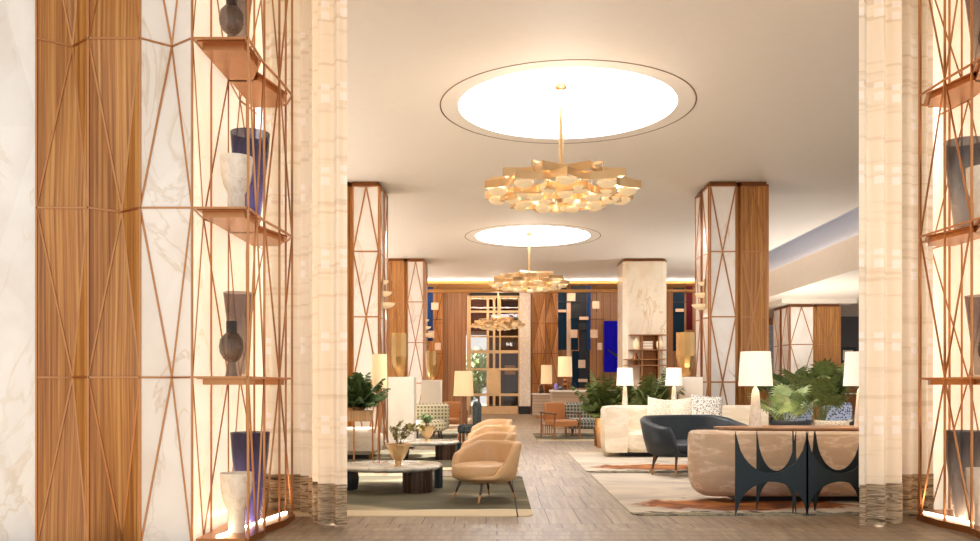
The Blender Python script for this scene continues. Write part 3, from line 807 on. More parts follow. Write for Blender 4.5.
# ------------------------------------------------------------------ tub chairs
def leg_pair(mb_parent, p_top, p_bot, r0, r1, tip):
    pt, pb = Vector(p_top), Vector(p_bot); m = pt.lerp(pb, .68)
    l = MB().tube([pt, pt.lerp(pb, .35), m], r0, 10, r0 + (r1 - r0) * .68).build('leg', 'wood_dark', mb_parent, smooth='auto')
    if tip: MB().tube([m, pb], r0 + (r1 - r0) * .66, 10, r1).build('leg_tip', 'bronze', l, smooth='auto')
    return l
def tub(name, label, cat, loc, rz, a, b, hfun, zb, seat_z, mat, legs, group=None, th=.075, e=.8, seat_over=.06):
    c = thing(name, label, cat, loc, rz, group)
    pw = lambda t: math.copysign(abs(t) ** e, t)
    n = 64; prof = []; mb = MB(); vs = []; fs = []
    K = 9
    for i in range(n):
        ph = -pi + 2 * pi * i / n
        ux, uy = pw(sin(ph)), pw(cos(ph)); h = hfun(math.degrees(ph))
        lean = 1.0 + .10 * max(0, cos(ph)) * (h - zb) / .5
        ring = [(.80, zb), (.93, zb + .04), (1.0 , zb + (h - zb) * .45), (1.02 * lean, h - .03), (1.0 * lean - .02, h), (1.0 * lean - th / a * .8, h), (1.0 * lean - th / a * 1.05, h - .04), (.99 - th / a, zb + (h - zb) * .4), (.70, zb + .05)]
        for k, z in ring: vs.append((a * k * ux, b * k * uy, z))
    for i in range(n):
        j = (i + 1) % n
        for k in range(K - 1): fs.append((i * K + k, j * K + k, j * K + k + 1, i * K + k + 1))
    fs.append(tuple(i * K for i in range(n))); fs.append(tuple(reversed([i * K + K - 1 for i in range(n)])))
    mb._add(vs, fs).build('shell', mat, c, smooth=True)
    # seat cushion
    pts = []
    for i in range(48):
        ph = 2 * pi * i / 48; x, y = pw(sin(ph)) * (a - th * .9), pw(cos(ph)) * (b - th * .9)
        if y < 0: y = y * (1 + (seat_over + th) / b)
        pts.append((x, y))
    pts.reverse()
    MB().loft(pts, [(zb + .03, .05), (zb + .06, .01), ((zb + seat_z) / 2, -.005), (seat_z - .035, .0), (seat_z - .012, .03), (seat_z, .09), (seat_z + .006, .18)]).build('seat_cushion', mat, c, smooth=True)
    for t0, t1 in legs: leg_pair(c, t0, t1, .022, .010, True)
    return c
def h_tan(p):
    sm = lambda t: t * t * (3 - 2 * t)
    if p >= 0:
        if p < 52: return .675
        if p < 112: return .675 - (.675 - .31) * sm((p - 52) / 60)
        return .31
    q = -p
    if q < 66: return .675
    if q < 122: return .675 - .13 * sm((q - 66) / 56)
    if q < 156: return .545 - .235 * sm((q - 122) / 34)
    return .31
LG = [((.2, -.2, .26), (.25, -.31, 0)), ((-.2, -.2, .26), (-.25, -.31, 0)), ((.2, .18, .26), (.26, .27, 0)), ((-.2, .18, .26), (-.26, .27, 0))]
T1 = tub('tub_chair', 'tan leather tub chair in front, beside the nearer marble coffee table', 'armchair', (-.13, 9.66, RZ), R(-50), .37, .38, h_tan, .22, .43, 'leather', LG, 'tan tub chairs along the aisle')
T1.scale = (.93, .93, .95)
dup(T1, (-.14, 11.45, RZ), R(-66), 'tan leather tub chair second in the row along the aisle')
dup(T1, (-.10, 13.5, RZ), R(-50), 'tan leather tub chair third in the row along the aisle')
dup(T1, (-.12, 15.9, RZ), R(-58), 'tan leather tub chair last in the row along the aisle')

def h_navy(p):
    sm = lambda t: t * t * (3 - 2 * t); q = abs(p)
    if q < 35: return .83
    if q < 118: return .83 - .14 * sm((q - 35) / 83)
    if q < 138: return .69 - .37 * sm((q - 118) / 20)
    return .32
LN = [((.55, -.3, .28), (.6, -.36, 0)), ((-.55, -.3, .28), (-.62, -.38, 0)), ((.5, .25, .28), (.56, .34, 0)), ((-.5, .25, .28), (-.58, .34, 0)), ((-.1, -.36, .28), (-.1, -.44, 0)), ((-.72, .0, .28), (-.76, .0, 0))]
NV = tub('loveseat', 'midnight navy curved velvet loveseat on slim wooden legs', 'sofa', (2.92, 12.5, RZ), R(22), .80, .56, h_navy, .27, .47, 'teal', LN, None, th=.13, e=.85)
for ch in KIDS(NV):
    if ch.name.startswith('leg'): ch.data.materials[0] = M['wood_legs']

# ------------------------------------------------------------------ coffee tables with bowls
def coffee(label, x, y, rx, ry, base_dx, first=None):
    c = thing('coffee_table', label, 'coffee table', (x, y, RZ), 0, 'round marble coffee tables')
    MB().loft([(px_ * (1 + .02 * sin(5 * i)), py_) for i, (px_, py_) in enumerate(ellipse(0, 0, rx, ry, 56, .92))], [(.245, .07), (.262, .015), (.28, 0), (.30, .004), (.305, .015)]).build('table_top', 'marble_table', c, smooth='auto')
    b = MB(); pl = []
    n = 80
    for i in range(n):
        a = 2 * pi * i / n; k = 1 + .05 * (1 if (i // 2) % 2 else -1); pl.append((base_dx + .17 * k * math.copysign(abs(cos(a)) ** .6, cos(a)), -ry * .42 + .2 * k * math.copysign(abs(sin(a)) ** .6, sin(a))))
    b.loft(pl, [(0, 0), (.26, 0)]).build('base', 'wood_dark', c)
    pr = MB(); pr.loft([(base_dx + .22 + p[0], .12 + p[1]) for p in ellipse(0, 0, .06, .09, 6)], [(0, 0), (.26, 0)]); pr.build('base', 'teal_metal', c)
    pr = MB(); pr.loft([(-rx * .8 + p[0], -.05 + p[1]) for p in ellipse(0, 0, .11, .16, 6)], [(0, .0), (.13, -.02), (.26, 0)]); pr.build('base', 'teal_metal', c)
    return c
coffee('round grey marble coffee table on fluted dark base beside the front tan chair', -1.32, 10.6, .64, .58, .36)
coffee('round grey marble coffee table behind the first, with sage foliage bowl', -1.22, 15.05, .56, .52, .33)

def bowl_vase(label, x, y, z):
    c = thing('bowl', label, 'bowl', (x, y, z), 0, 'gold pedestal bowls')
    MB().lathe([(.055, 0), (.055, .012), (.04, .02), (.04, .06), (.075, .09), (.11, .16), (.15, .25), (.165, .262), (.165, .27), (.14, .262), (.10, .16), (.06, .1), (.01, .095)], 12, cap1=True).build('vessel', 'gold', c)
    return c
def sprig_plant(label, x, y, z, leafmat, n, seed, spread, hgt, lean, lsz):
    rnd = random.Random(seed)
    c = thing('leafy_sprigs', label, 'plant', (x, y, z), 0, 'sprigs in gold bowls')
    for k in range(n):
        a = rnd.uniform(0, 2 * pi); r = rnd.uniform(.2, 1) * spread; h = rnd.uniform(.6, 1) * hgt
        tip = Vector((r * cos(a) + lean, r * sin(a), h)); pts = [Vector((0, 0, 0)).lerp(tip, u) + Vector((0, 0, .08 * sin(u * pi))) for u in [i / 6 for i in range(7)]]
        st = MB().tube(pts, .004, 5, .002).build('stem', 'stem', c)
        lv = MB()
        for i in range(2, 7):
            for sd in (-1, 1):
                p = pts[i]; q = p + Vector((rnd.uniform(-1, 1), rnd.uniform(-1, 1), rnd.uniform(-.3, .7))).normalized() * lsz
                u = (q - p); w = u.cross(Vector((rnd.uniform(-1, 1), rnd.uniform(-1, 1), 1))).normalized() * lsz * .42
                lv._add([p, p + u * .3 + w, p + u * .75 + w * .8, q, p + u * .75 - w * .8, p + u * .3 - w], [(0, 1, 2, 3, 4, 5)])
        lv.build('leaves', leafmat, st)
    return c
bowl_vase('gold pedestal bowl of olive sprigs on the nearer marble coffee table', -1.2, 10.4, RZ + .305)
sprig_plant('olive and russet leafy sprigs in the nearer gold bowl', -1.2, 10.4, RZ + .305 + .2, 'leaf_olive', 12, 3, .26, .33, .1, .052)
bowl_vase('gold pedestal bowl of sage foliage on the further marble coffee table', -1.22, 14.9, RZ + .305)
sprig_plant('pale sage foliage in the further gold bowl', -1.22, 14.9, RZ + .305 + .2, 'leaf_sage', 14, 5, .2, .26, .02, .06)

# ------------------------------------------------------------------ left background furniture
c = thing('sofa', 'ivory bouclé sofa end behind the near coffee table at left', 'sofa', (-2.9, 15.3, RZ))
MB().loft(rrect(-4.6, -2.04, 14.75, 15.2, .2), [(.09, .1), (.16, .02), (.3, 0), (.46, 0), (.54, .05), (.56, .14)]).build('backrest', 'sofa_left', c, smooth='auto', world=True)
MB().loft(rrect(-4.6, -2.1, 15.15, 16.0, .2), [(.09, .05), (.2, 0), (.38, 0), (.43, .06)]).build('seat', 'sofa_left', c, smooth='auto', world=True)
MB().box(-4.5, -2.25, 14.9, 15.8, RZ, .1).build('plinth', 'black', c, world=True)
c = thing('console_table', 'pale oak console on thin bronze legs behind the ivory sofa end', 'console table', (-2.4, 14.3, RZ))
MB().box(-3.2, px(371, 14.2), 14.05, 14.45, .70, .88).build('table_top', 'oak', c, world=True, bevel=.01)
for x in (-3.15, px(354, 14.1), px(370, 14.1)): MB().bar((x, 14.1 if x < -2.2 else 14.4, RZ), (x, 14.1 if x < -2.2 else 14.4, .7), .013).build('leg', 'bronze', c, world=True)

def floor_lamp(label, x, y, z0, z1, w0, w1, legs_mat, zfloor, mat='shade_cream', square=True, spread=.22, lr=.022):
    c = thing('floor_lamp', label, 'floor lamp', (x, y, zfloor))
    h0, h1 = z0 - zfloor, z1 - zfloor
    MB().lathe([(w0 / 2, h0), (w1 / 2, h1), (w1 / 2 - .006, h1), (w0 / 2 - .006, h0)], 32, cap0=False, cap1=False).build('lamp_shade', mat, c, smooth='auto')
    MB().lathe([(.012, .0 + .02), (.012, h1 - .1)], 10).build('pole', 'bronze', c, smooth='auto')
    for k in range(3):
        a = 2 * pi * k / 3 + .5
        MB().tube([(.015 * cos(a), .015 * sin(a), h0 + .03), (spread * .35 * cos(a), spread * .35 * sin(a), h0 * .5), (spread * cos(a), spread * sin(a), 0)], lr, 8, lr * .55).build('leg', legs_mat, c, smooth='auto')
    return c
floor_lamp('floor lamp with tall cream shade beside the fern and left column', px(378.5, 14.6), 14.75, pz(388, 14.6), pz(354, 14.6), .27, .25, 'bronze', 0 + RZ)
floor_lamp('floor lamp with broad cream shade on thick timber legs before the door', px(463.5, 19.5), 19.5, pz(396, 19.5), pz(371, 19.5), .46, .40, 'wood_mid', RZ, spread=.13, lr=.055)

def pedestal(label, vlabel, x0, x1, y0, top, vx, vh, vr):
    w = x1 - x0
    c = thing('pedestal', label, 'pedestal', ((x0 + x1) / 2, y0 + w / 2, 0), 0, 'ivory pedestals')
    MB().box(-w / 2, w / 2, -w / 2, w / 2, .04, top).build('plinth', 'white_box', c, bevel=.01)
    MB().box(-w / 2 + .03, w / 2 - .03, -w / 2 + .03, w / 2 - .03, 0, .04).build('foot', 'black', c)
    v = MB().lathe([(vr * .36, 0), (vr * .42, .02), (vr * .8, .2), (vr, .42), (vr, vh), (vr * .95, vh), (vr * .95, .43), (vr * .3, .05)], 10, cap1=True).build('vase', 'brass_glass', None)
    v.location = (vx, y0 + w / 2, top); tag(v, vlabel, 'vase', 'amber vases on pedestals')
pedestal('ivory pedestal right of the left column with the floor lamp', 'amber faceted vase on the pedestal beside the tall fern', px(388, 17.4), px(414, 17.4), 17.4, pz(377, 17.5), px(399, 17.6), .9, .18)
pedestal('ivory pedestal behind the pale lattice chair', 'amber faceted vase on the pedestal behind the pale lattice chair', px(421, 24), px(441, 24), 24, pz(380, 24), px(431.5, 24.3), .82, .16)
pedestal('ivory pedestal at the foot of the column behind the console lamp', 'amber faceted vase on the pedestal left of the large right column', px(679, 17.1), px(703, 17.1), 17.1, pz(377, 17.2), px(686, 17.3), .9, .19)

# plants
def frond_mesh(L, rnd, width, droop, n=22):
    mb = MB(); pts = []
    for i in range(n + 1):
        u = i / n; pts.append(Vector((L * .62 * u ** 1.15, 0, L * (.95 * u - droop * u ** 2.2))))
    mb.tube(pts, .006, 5, .002)
    for i in range(3, n + 1):
        u = i / n; p = pts[i]; ll = width * (sin(pi * min(1, u * .85 + .12)) ** .7)
        for sd in (-1, 1):
            tip = p + Vector((ll * .55 + rnd.uniform(-.02, .02), sd * ll, -ll * .25 + rnd.uniform(-.03, .03)))
            w = Vector((.022, 0, .008))
            mb._add([p - w, p + w * .6, p.lerp(tip, .5) + w * 1.2, tip, p.lerp(tip, .5) - w], [(0, 1, 2, 3, 4)])
    return mb
def fern(label, x, y, z, hgt, n, seed, mat, pot_h, pot_r, lean=1.0, pot_mat='soil_pot', cat='potted plant', group=None, name='potted_fern'):
    rnd = random.Random(seed)
    c = thing(name, label, cat, (x, y, z), 0, group)
    MB().lathe([(pot_r * .75, 0), (pot_r, pot_h * .7), (pot_r, pot_h), (pot_r * .9, pot_h), (pot_r * .85, pot_h - .04)], 20).build('pot', pot_mat, c, smooth='auto')
    protos = []
    for k in range(n):
        if k < 4:
            o = frond_mesh(hgt * (1, .85, 1.05, .7)[k], rnd, hgt * .26, (.25, .45, .1, .6)[k]).build('frond', mat, c); protos.append(o)
        else:
            o = protos[k % 4].copy(); COL.objects.link(o); o.parent = c
        s = rnd.uniform(.7, 1.05)
        o.location = (0, 0, pot_h - .03); o.rotation_euler = (rnd.uniform(-.2, .2), rnd.uniform(-.45, .35) * lean, k * 2.4 + rnd.uniform(-.3, .3)); o.scale = (s, s, s)
    return c
fern('dense dark fern on the pale oak console at left', px(359, 14.3), 14.25, .88, .56, 80, 1, 'leaf_dark', .07, .13, lean=1.9)
fern('feathery palm behind the cream sofa, left of the ivory lamp', px(607, 17.6), 17.7, 0, .92, 80, 2, 'leaf', .62, .24, group='feathery palms behind the sofa')
fern('feathery palm behind the cream sofa, between the two ivory lamps', px(651, 17.6), 17.7, 0, 1.0, 80, 4, 'leaf', .62, .26, group='feathery palms behind the sofa')

def fan_leaf(Lp, rf, rnd, n=17):
    pet = MB(); pts = [Vector((.35 * Lp * u ** 1.5, 0, Lp * u * (1 - .12 * u))) for u in [i / 6 for i in range(7)]]
    pet.tube(pts, .008, 5, .005)
    mb = MB(); c = pts[-1]
    for k in range(n):
        a = R(-125 + 250 * k / (n - 1)); rr = rf * (1 - .25 * abs(k / (n - 1) * 2 - 1)) * rnd.uniform(.92, 1.05)
        d = Vector((cos(a) * .6, sin(a), cos(a) * .75 + .05)).normalized(); s = Vector((-sin(a) * .6, cos(a), -sin(a) * .75)) * rr * .085
        tip = c + d * rr + Vector((0, 0, -.10 * rr)); mid = c + d * rr * .6 + Vector((0, 0, .03))
        mb._add([c, mid - s, tip, mid + s], [(0, 1, 2, 3)])
    return pet, mb
def fan_palm(label, x, y, z, hgt, rf, n, seed, mat):
    rnd = random.Random(seed)
    c = thing('fan_palm', label, 'potted palm', (x, y, z), 0, 'fan palms beyond the near sofa')
    MB().lathe([(.2, 0), (.26, .35), (.26, .5), (.23, .5), (.22, .46)], 20).build('pot', 'soil_pot', c, smooth='auto')
    pr = []
    for k in range(n):
        if k < 3:
            p, l = fan_leaf(hgt * (1, .8, .6)[k], rf, rnd); po = p.build('stalk', 'leaf', c); l.build('fan_leaf', mat, po); pr.append(po)
        else: po = dup(pr[k % 3], parent=c)
        po.location = (0, 0, .45); po.rotation_euler = (0, rnd.uniform(-.15, .35), k * 2.4 + rnd.uniform(-.4, .4))
    return c
fan_palm('light green fan palm standing left of the taller one', px(786, 14.2), 14.2, RZ, .74, .30, 15, 8, 'leaf_light')
fan_palm('tall dark green fan palm in front of the broad far column', px(822, 15.3), 15.3, RZ, 1.12, .40, 22, 9, 'leaf')
fan_palm('dark fan palm beside the large timber column at right', px(779, 17), 17.0, 0, 1.15, .36, 12, 10, 'leaf_dark')

# ------------------------------------------------------------------ right seating group
c = thing('sofa', 'large veined beige bouclé sofa seen from behind the console', 'sofa', (3.6, 9.9, RZ))
MB().loft(rrect(px(687, 9.7), 5.4, 9.25, 9.85, (.28, .2, .15, .2)), [(.075, .15), (.095, .10), (.14, .05), (.24, .012), (.38, 0), (.70, .0), (.765, .012), (.785, .04), (.79, .09)]).build('backrest', 'sofa_near', c, smooth='auto', world=True)
MB().loft(rrect(px(687, 9.7) + .5, 5.4, 9.8, 10.7, .3), [(.10, .15), (.2, .03), (.3, 0), (.42, 0), (.46, .06)]).build('seat', 'sofa_near', c, smooth='auto', world=True)
MB().box(px(687, 9.7) + .5, 5.2, 9.5, 10.5, RZ, .105).build('plinth', 'black', c, world=True)
for x, m, lab, w in ((3.45, 'teal', 'dark teal cushion on the veined sofa just right of the console lamp', .5), (3.95, 'pillow_cream', 'flecked cream cushion leaning on the veined sofa', .46), (4.3, 'teal', 'dark teal cushion furthest right on the veined sofa', .5)):
    o = MB().pillow((0, 0, 0), w, .44, .15, Matrix.Rotation(R(-14), 3, 'X')).build('cushion', m, None, smooth=True); o.location = (x, 9.99, .68)
    tag(o, lab, 'cushion', 'cushions on the veined sofa')
# far sofa: back that wraps round the left end
c = thing('sofa', 'long cream bouclé sofa with speckled cushions behind the navy loveseat', 'sofa', (3.4, 15.8, RZ))
path = [(2.13, 15.15), (2.13, 15.6)] + [(2.13 + .45 - .45 * cos(a), 15.75 + .45 * sin(a)) for a in [pi / 2 * i / 8 for i in range(9)]] + [(3.2, 16.26), (4.2, 16.28), (5.1, 16.2)]
MB().sweep(path, [(.17, .10), (.21, .16), (.22, .3), (.22, .84), (.19, .9), (.12, .915), (-.12, .90), (-.18, .87), (-.2, .8), (-.2, .3), (-.18, .10)]).build('backrest', 'sofa_far', c, smooth='auto', world=True)
MB().loft(rrect(2.25, 5.05, 15.1, 16.2, .22), [(.1, .1), (.16, .02), (.25, 0), (.42, 0), (.46, .05), (.47, .12)]).build('seat', 'sofa_far', c, smooth='auto', world=True)
MB().box(2.3, 4.9, 15.4, 16.1, RZ, .105).build('plinth', 'black', c, world=True)
for x, m, lab, w, tl in ((px(660, 15.8), 'pillow_cream', 'flecked cream cushion leftmost on the long cream sofa', .5, 8), (px(682, 15.75), 'pillow_cream', 'flecked cream cushion between its neighbours on the long cream sofa', .52, -6), (px(707, 15.65), 'pillow_dots', 'black speckled white cushion on the long cream sofa', .6, 4)):
    o = MB().pillow((0, 0, 0), w, .48 if tl != 4 else .6, .16, Matrix.Rotation(R(tl), 3, 'Y') @ Matrix.Rotation(R(-15), 3, 'X')).build('cushion', m, None, smooth=True); o.location = (x, 15.8 if tl != 4 else 15.66, .82)
    tag(o, lab, 'cushion', 'cushions on the cream sofa')
# console with cut-out steel panels
def arch_panel(p, q, z0, z1, zw0, zw1, th=.014):
    P, Q = Vector(p), Vector(q); n = 18; pts = []
    for i in range(n + 1):      # upper edge: circular dip
        u = i / n; k = math.sqrt(max(0, 1 - (2 * u - 1) ** 2)); pts.append((u, z1 - (z1 - zw1) * k))
    for i in range(n + 1):
        u = 1 - i / n; k = math.sqrt(max(0, 1 - (2 * u - 1) ** 2)); pts.append((u, z0 + (zw0 - z0) * k))
    d = (Q - P).normalized(); nn = Vector((-d.y, d.x, 0)) * th
    e = .018
    poly = []
    for u, z in pts:
        uu = -e + u * (1 + 2 * e) if u in (0, 1) else u
        r = P.lerp(Q, uu); poly.append((r.x, r.y, z))
    # strips between upper and lower edge keep the concave outline clean
    mb = MB(); up = poly[:n + 1]; lo = list(reversed(poly[n + 1:]))
    vs = up + lo; vs2 = [(a + nn.x, b + nn.y, c_) for a, b, c_ in vs]; m = n + 1
    fs = [(i, i + 1, m + i + 1, m + i) for i in range(n)]
    N = 2 * m
    fs += [tuple(N + j for j in reversed(f)) for f in fs]
    fs += [(i, N + i, N + i + 1, i + 1) for i in range(n)] + [(m + i, m + i + 1, N + m + i + 1, N + m + i) for i in range(n)] + [(0, m, N + m, N), (n, N + n, N + m + n, m + n)]
    mb._add(vs + vs2, fs); return mb
c = thing('console_table', 'walnut-topped console on dark teal cut-out steel arches', 'console table', (3.0, 8.6, 0))
out = [(2.18, 8.62)] + [(2.18 + 1.0 * (1 - cos(a)) , 8.62 - .26 * sin(a)) for a in [pi / 2 * i / 8 for i in range(1, 9)]] + [(3.76, 8.36), (3.76, 8.9)] + [(2.18 + 1.0 * (1 - cos(a)), 8.62 + .28 * sin(a)) for a in [pi / 2 * i / 8 for i in range(8, 0, -1)]]
MB().loft(out, [(.845, .05), (.865, .0), (.88, 0)]).build('table_top', 'wood_top', c, smooth='auto', world=True)
for p, q in (((2.365, 8.44), (3.06, 8.44)), ((2.67, 8.78), (2.985, 8.56)), ((3.065, 8.44), (3.72, 8.44)), ((3.26, 8.74), (3.72, 8.74)), ((2.985, 8.6), (3.25, 8.74))):
    arch_panel((p[0], p[1], 0), (q[0], q[1], 0), .0, .846, .345, .43).build('arch_panel', 'teal_metal', c, world=True)
# table lamps
def table_lamp(label, x, y, z, first=None):
    if first: return dup(first, (x, y, z), 0, label)
    c = thing('table_lamp', label, 'table lamp', (x, y, z), 0, 'ivory table lamps')
    MB().lathe([(.066, 0), (.064, .02), (.038, .34), (.03, .37), (.012, .40), (.008, .41), (.008, .66)], 12).build('base', 'lamp_base', c, smooth='auto')
    MB().lathe([(.168, .41), (.146, .755), (.142, .755), (.163, .41)], 36, cap0=False, cap1=False).build('lamp_shade', 'shade_white', c, smooth='auto')
    return c
TL = table_lamp('ivory table lamp with tapered shade on the walnut console', px(755.5, 8.6), 8.6, .88)
table_lamp('ivory table lamp half hidden by the right curtain', 3.685, 8.66, .88, TL)
# shelf behind far sofa with its two lamps
c = thing('console_table', 'slim walnut console behind the long cream sofa', 'console table', (3.2, 16.75, 0))
MB().loft(rrect(2.2, 4.2, 16.55, 16.95, .1), [(.84, .02), (.86, 0), (.88, 0)]).build('table_top', 'wood_top', c, world=True)
for x in (2.4, 3.9):
    MB().box(x, x + .03, 16.6, 16.9, 0, .84).build('leg', 'teal_metal', c, world=True)
table_lamp('ivory table lamp between the two feathery palms', px(625, 16.75), 16.75, .88, TL)
table_lamp('ivory table lamp beside the pedestal of the large right column', px(674, 16.75), 16.75, .88, TL)

# ------------------------------------------------------------------ mid-ground chairs
def lounge(label, x, y, z, rz, mat, group=None):
    c = thing('lounge_chair', label, 'armchair', (x, y, z), rz, group)
    MB().loft(rrect(-.27, .27, -.06, .06, .04), [(.42, .0), (.45, -.01), (.82, -.01), (.86, .02)]).build('backrest', mat, c, smooth='auto').location = (0, .3, 0)
    MB().loft(rrect(-.3, .3, -.36, .28, .06), [(.3, .02), (.33, 0), (.42, 0), (.45, .04)]).build('seat', mat, c, smooth='auto')
    for sx in (-1, 1):
        MB().bar((sx * .34, -.34, .0), (sx * .34, -.34, .6), .016).build('leg', 'wood_mid', c)
        MB().bar((sx * .34, .34, .0), (sx * .34, .34, .62), .016).build('leg', 'wood_mid', c)
        MB().bar((sx * .34, -.38, .6), (sx * .34, .38, .62), .025, .014).build('armrest', 'wood_dark', c)
        sl = MB()
        for k in range(6): sl.bar((sx * .33, -.28 + .11 * k, .1), (sx * .33, -.28 + .11 * k, .32), .008)
        sl.bar((sx * .33, -.34, .1), (sx * .33, .34, .1), .012).bar((sx * .33, -.34, .32), (sx * .33, .34, .32), .012); sl.build('slat_side', 'wood_mid', c)
    return c
lounge('tan leather lounge chair in front of the beige counter', px(561, 20.4), 20.6, RZ, R(25), 'leather_dark')
lounge('tan leather lounge chair beside the pale lattice chair at left', px(450.5, 21.6), 21.7, RZ, R(-12), 'leather_dark')
def lattice(label, x, y, z, rz, mat, first=None):
    c = thing('lattice_chair', label, 'armchair', (x, y, z), rz, 'lattice upholstered chairs')
    MB().loft(rrect(-.55, .55, .12, .3, .08), [(.2, .02), (.24, 0), (.78, 0), (.83, .05)]).build('backrest', mat, c, smooth='auto')
    MB().loft(rrect(-.42, .42, -.42, .16, .22), [(.18, .06), (.22, 0), (.38, 0), (.43, .06)]).build('seat', mat, c, smooth='auto')
    for sx in (-.3, .3):
        for sy in (-.25, .2): MB().bar((sx, sy, 0), (sx * .9, sy * .9, .2), .02).build('leg', 'wood_dark', c)
    return c
lattice('pale lattice-pattern chair behind the sage foliage bowl', px(427, 20.5), 20.8, RZ, R(12), 'lattice_light')
lattice('grey lattice-pattern chair right of the tan lounge chair', px(585, 21.6), 21.9, RZ, R(-8), 'lattice_grey')
lattice('grey lattice-pattern chair behind the fan palms', px(790, 18.4), 18.5, 0, 0, 'lattice_grey')
def armless(label, x, y, z, rz, mat):
    c = thing('slipper_chair', label, 'chair', (x, y, z), rz)
    MB().loft(rrect(-.28, .28, .12, .26, .06), [(.4, .05), (.46, .0), (.85, -.02), (.95, .03)]).build('backrest', mat, c, smooth='auto')
    MB().loft(rrect(-.28, .28, -.3, .2, .1), [(.28, .03), (.32, 0), (.42, 0), (.46, .05)]).build('seat', mat, c, smooth='auto')
    for sx in (-.22, .22):
        for sy in (-.22, .18): MB().bar((sx, sy, 0), (sx, sy, .29), .016).build('leg', 'wood_dark', c)
    return c
SLP = armless('dark mottled velvet chair behind the row of tan tub chairs', px(470, 18.2), 18.2, .0, R(-100), 'mottle_dark'); SLP.scale = (.72, .8, 1)
armless('blue printed chair between the fan palms', px(808, 17), 17.3, 0, R(10), 'pillow_blue')
armless('blue printed chair right of the tall fan palm', px(845, 17), 17.3, 0, R(-10), 'pillow_blue')
c = thing('side_table', 'small timber side table at the left end of the cream sofa', 'side table', (px(601, 18.2), 18.2, 0))
MB().box(-.13, .13, -.13, .13, .4, .43).build('table_top', 'wood_mid', c)
for sx in (-.115, .115):
    for sy in (-.115, .115): MB().bar((sx, sy, 0), (sx, sy, .4), .015).build('leg', 'wood_mid', c)
MB().box(-.115, .115, -.012, .012, .05, .08).build('stretcher', 'wood_mid', c)

# counters with lamps
c = thing('counter', 'long beige timber counter with white top behind the lounge chairs', 'counter', (2.5, 25.5, 0))
MB().box(px(552, 25.2), 4.4, 25.2, 26.0, 0, 1.1).build('body', 'beige_counter', c, world=True)
MB().box(px(551, 25.2), 4.45, 25.12, 26.05, 1.1, 1.15).build('counter_top', 'white_box', c, world=True)
c = thing('cabinet', 'low fluted beige cabinet with white top beside the cream wall hanging', 'cabinet', (1.8, 33.5, 0))
cb = MB()
for k in range(9): cb.box(px(533, 33) + k * .08, px(533, 33) + k * .08 + .068, 33.0, 33.05, .12, .93)
cb.box(px(533, 33), px(552, 33), 33.04, 33.6, .12, .93); cb.build('body', 'beige_counter', c, world=True)
MB().box(px(532, 33) , px(552.5, 33), 32.95, 33.65, .93, .98).build('cabinet_top', 'white_box', c, world=True)
MB().box(px(537, 33) , px(548, 33), 33.1, 33.5, 0, .12).build('foot', 'bronze', c, world=True)
def figure_lamp(label, x, y, z, w, h, zs):
    c = thing('table_lamp', label, 'table lamp', (x, y, z), 0, 'cream counter lamps')
    MB().lathe([(w * .52, zs), (w * .48, zs + h), (w * .46, zs + h), (w * .5, zs)], 28, cap0=False, cap1=False).build('lamp_shade', 'shade_cream', c, smooth='auto')
    MB().lathe([(.1, 0), (.12, .03), (.05, .08), (.09, .16), (.04, .22), (.07, .28), (.015, .34), (.015, zs + h * .6)], 12).build('base', 'bronze_dark', c, smooth='auto')
    return c
figure_lamp('cream-shaded lamp with dark turned base on the beige counter', px(565, 25.6), 25.6, 1.15, .42, .6, .4)
figure_lamp('cream-shaded lamp with dark turned base on the fluted cabinet', px(546.5, 33.3), 33.3, .98, .43, .74, .36)
rnd = random.Random(11)
for i, (x, m, lab, r, h) in enumerate(((556, 'vase_blue', 'small blue glass jar left on the beige counter', .07, .2), (560.5, 'wood_dark', 'dark carved box under the counter lamp', .12, .12), (570, 'bronze_dark', 'dark bronze pot beside the counter lamp', .08, .24), (574, 'navy_panel', 'small navy pot at the right of the counter lamp', .07, .22))):
    o = MB().lathe([(r * .6, 0), (r, h * .4), (r * .8, h * .8), (r * .5, h)], 16).build('jar', m, None, smooth='auto'); o.location = (px(x, 25.4), 25.38, 1.15)
    tag(o, lab, 'jar', 'ornaments on the counter')
for x, m, lab in ((541, 'wood_dark', 'dark carved ornament left on the fluted cabinet'), (550, 'bronze_dark', 'bronze ornament right on the fluted cabinet')):
    o = MB().lathe([(.09, 0), (.12, .08), (.06, .16), (.1, .24), (.03, .32)], 14).build('ornament', m, None, smooth='auto'); o.location = (px(x, 33.3), 33.25, .98)
    tag(o, lab, 'ornament')

# ------------------------------------------------------------------ back wall: door, hanging art, painting, strip
d = 38.6
dx0, dx1 = px(469.5, d), px(519.5, d); zt = pz(298, d)
c = bpy.data.objects.new('door_1', None); COL.objects.link(c); c.location = ((dx0 + dx1) / 2, d, 0); c['kind'] = 'structure'
fr = MB(); y0, y1 = d - .06, d + .06
fr.box(dx0 - .12, dx0 + .06, y0, y1, 0, zt + .1).box(dx1 - .06, dx1 + .1, y0, y1, 0, zt + .1).box(dx0, dx1, y0, y1, zt, zt + .1).box(dx0, dx1, y0, y1, 0, .35)
fr.build('frame', 'door_frame', c, world=True)
W = dx1 - dx0
vb = [dx0 + W * (108 - 42) / 188, dx0 + W * (116 - 42) / 188, dx0 + W * (134 - 42) / 188, dx0 + W * (155 - 42) / 188]
mu = MB()
mu.box(vb[0] - .02, vb[0] + .09, y0, y1, .3, zt).box(vb[2] - .05, vb[2] + .06, y0, y1, .3, zt).box(vb[3] - .02, vb[3] + .06, y0, y1, .3, zt)
for yy, th in ((107, .05), (166, .05), (207, .03), (268, .07), (338, .05), (440, .06)):
    z = pz(285 + yy / 4.01, d); mu.box(dx0, dx1, y0 + .01, y1 - .01, z - th, z + th)
mu.build('muntins', 'door_frame', c, world=True)
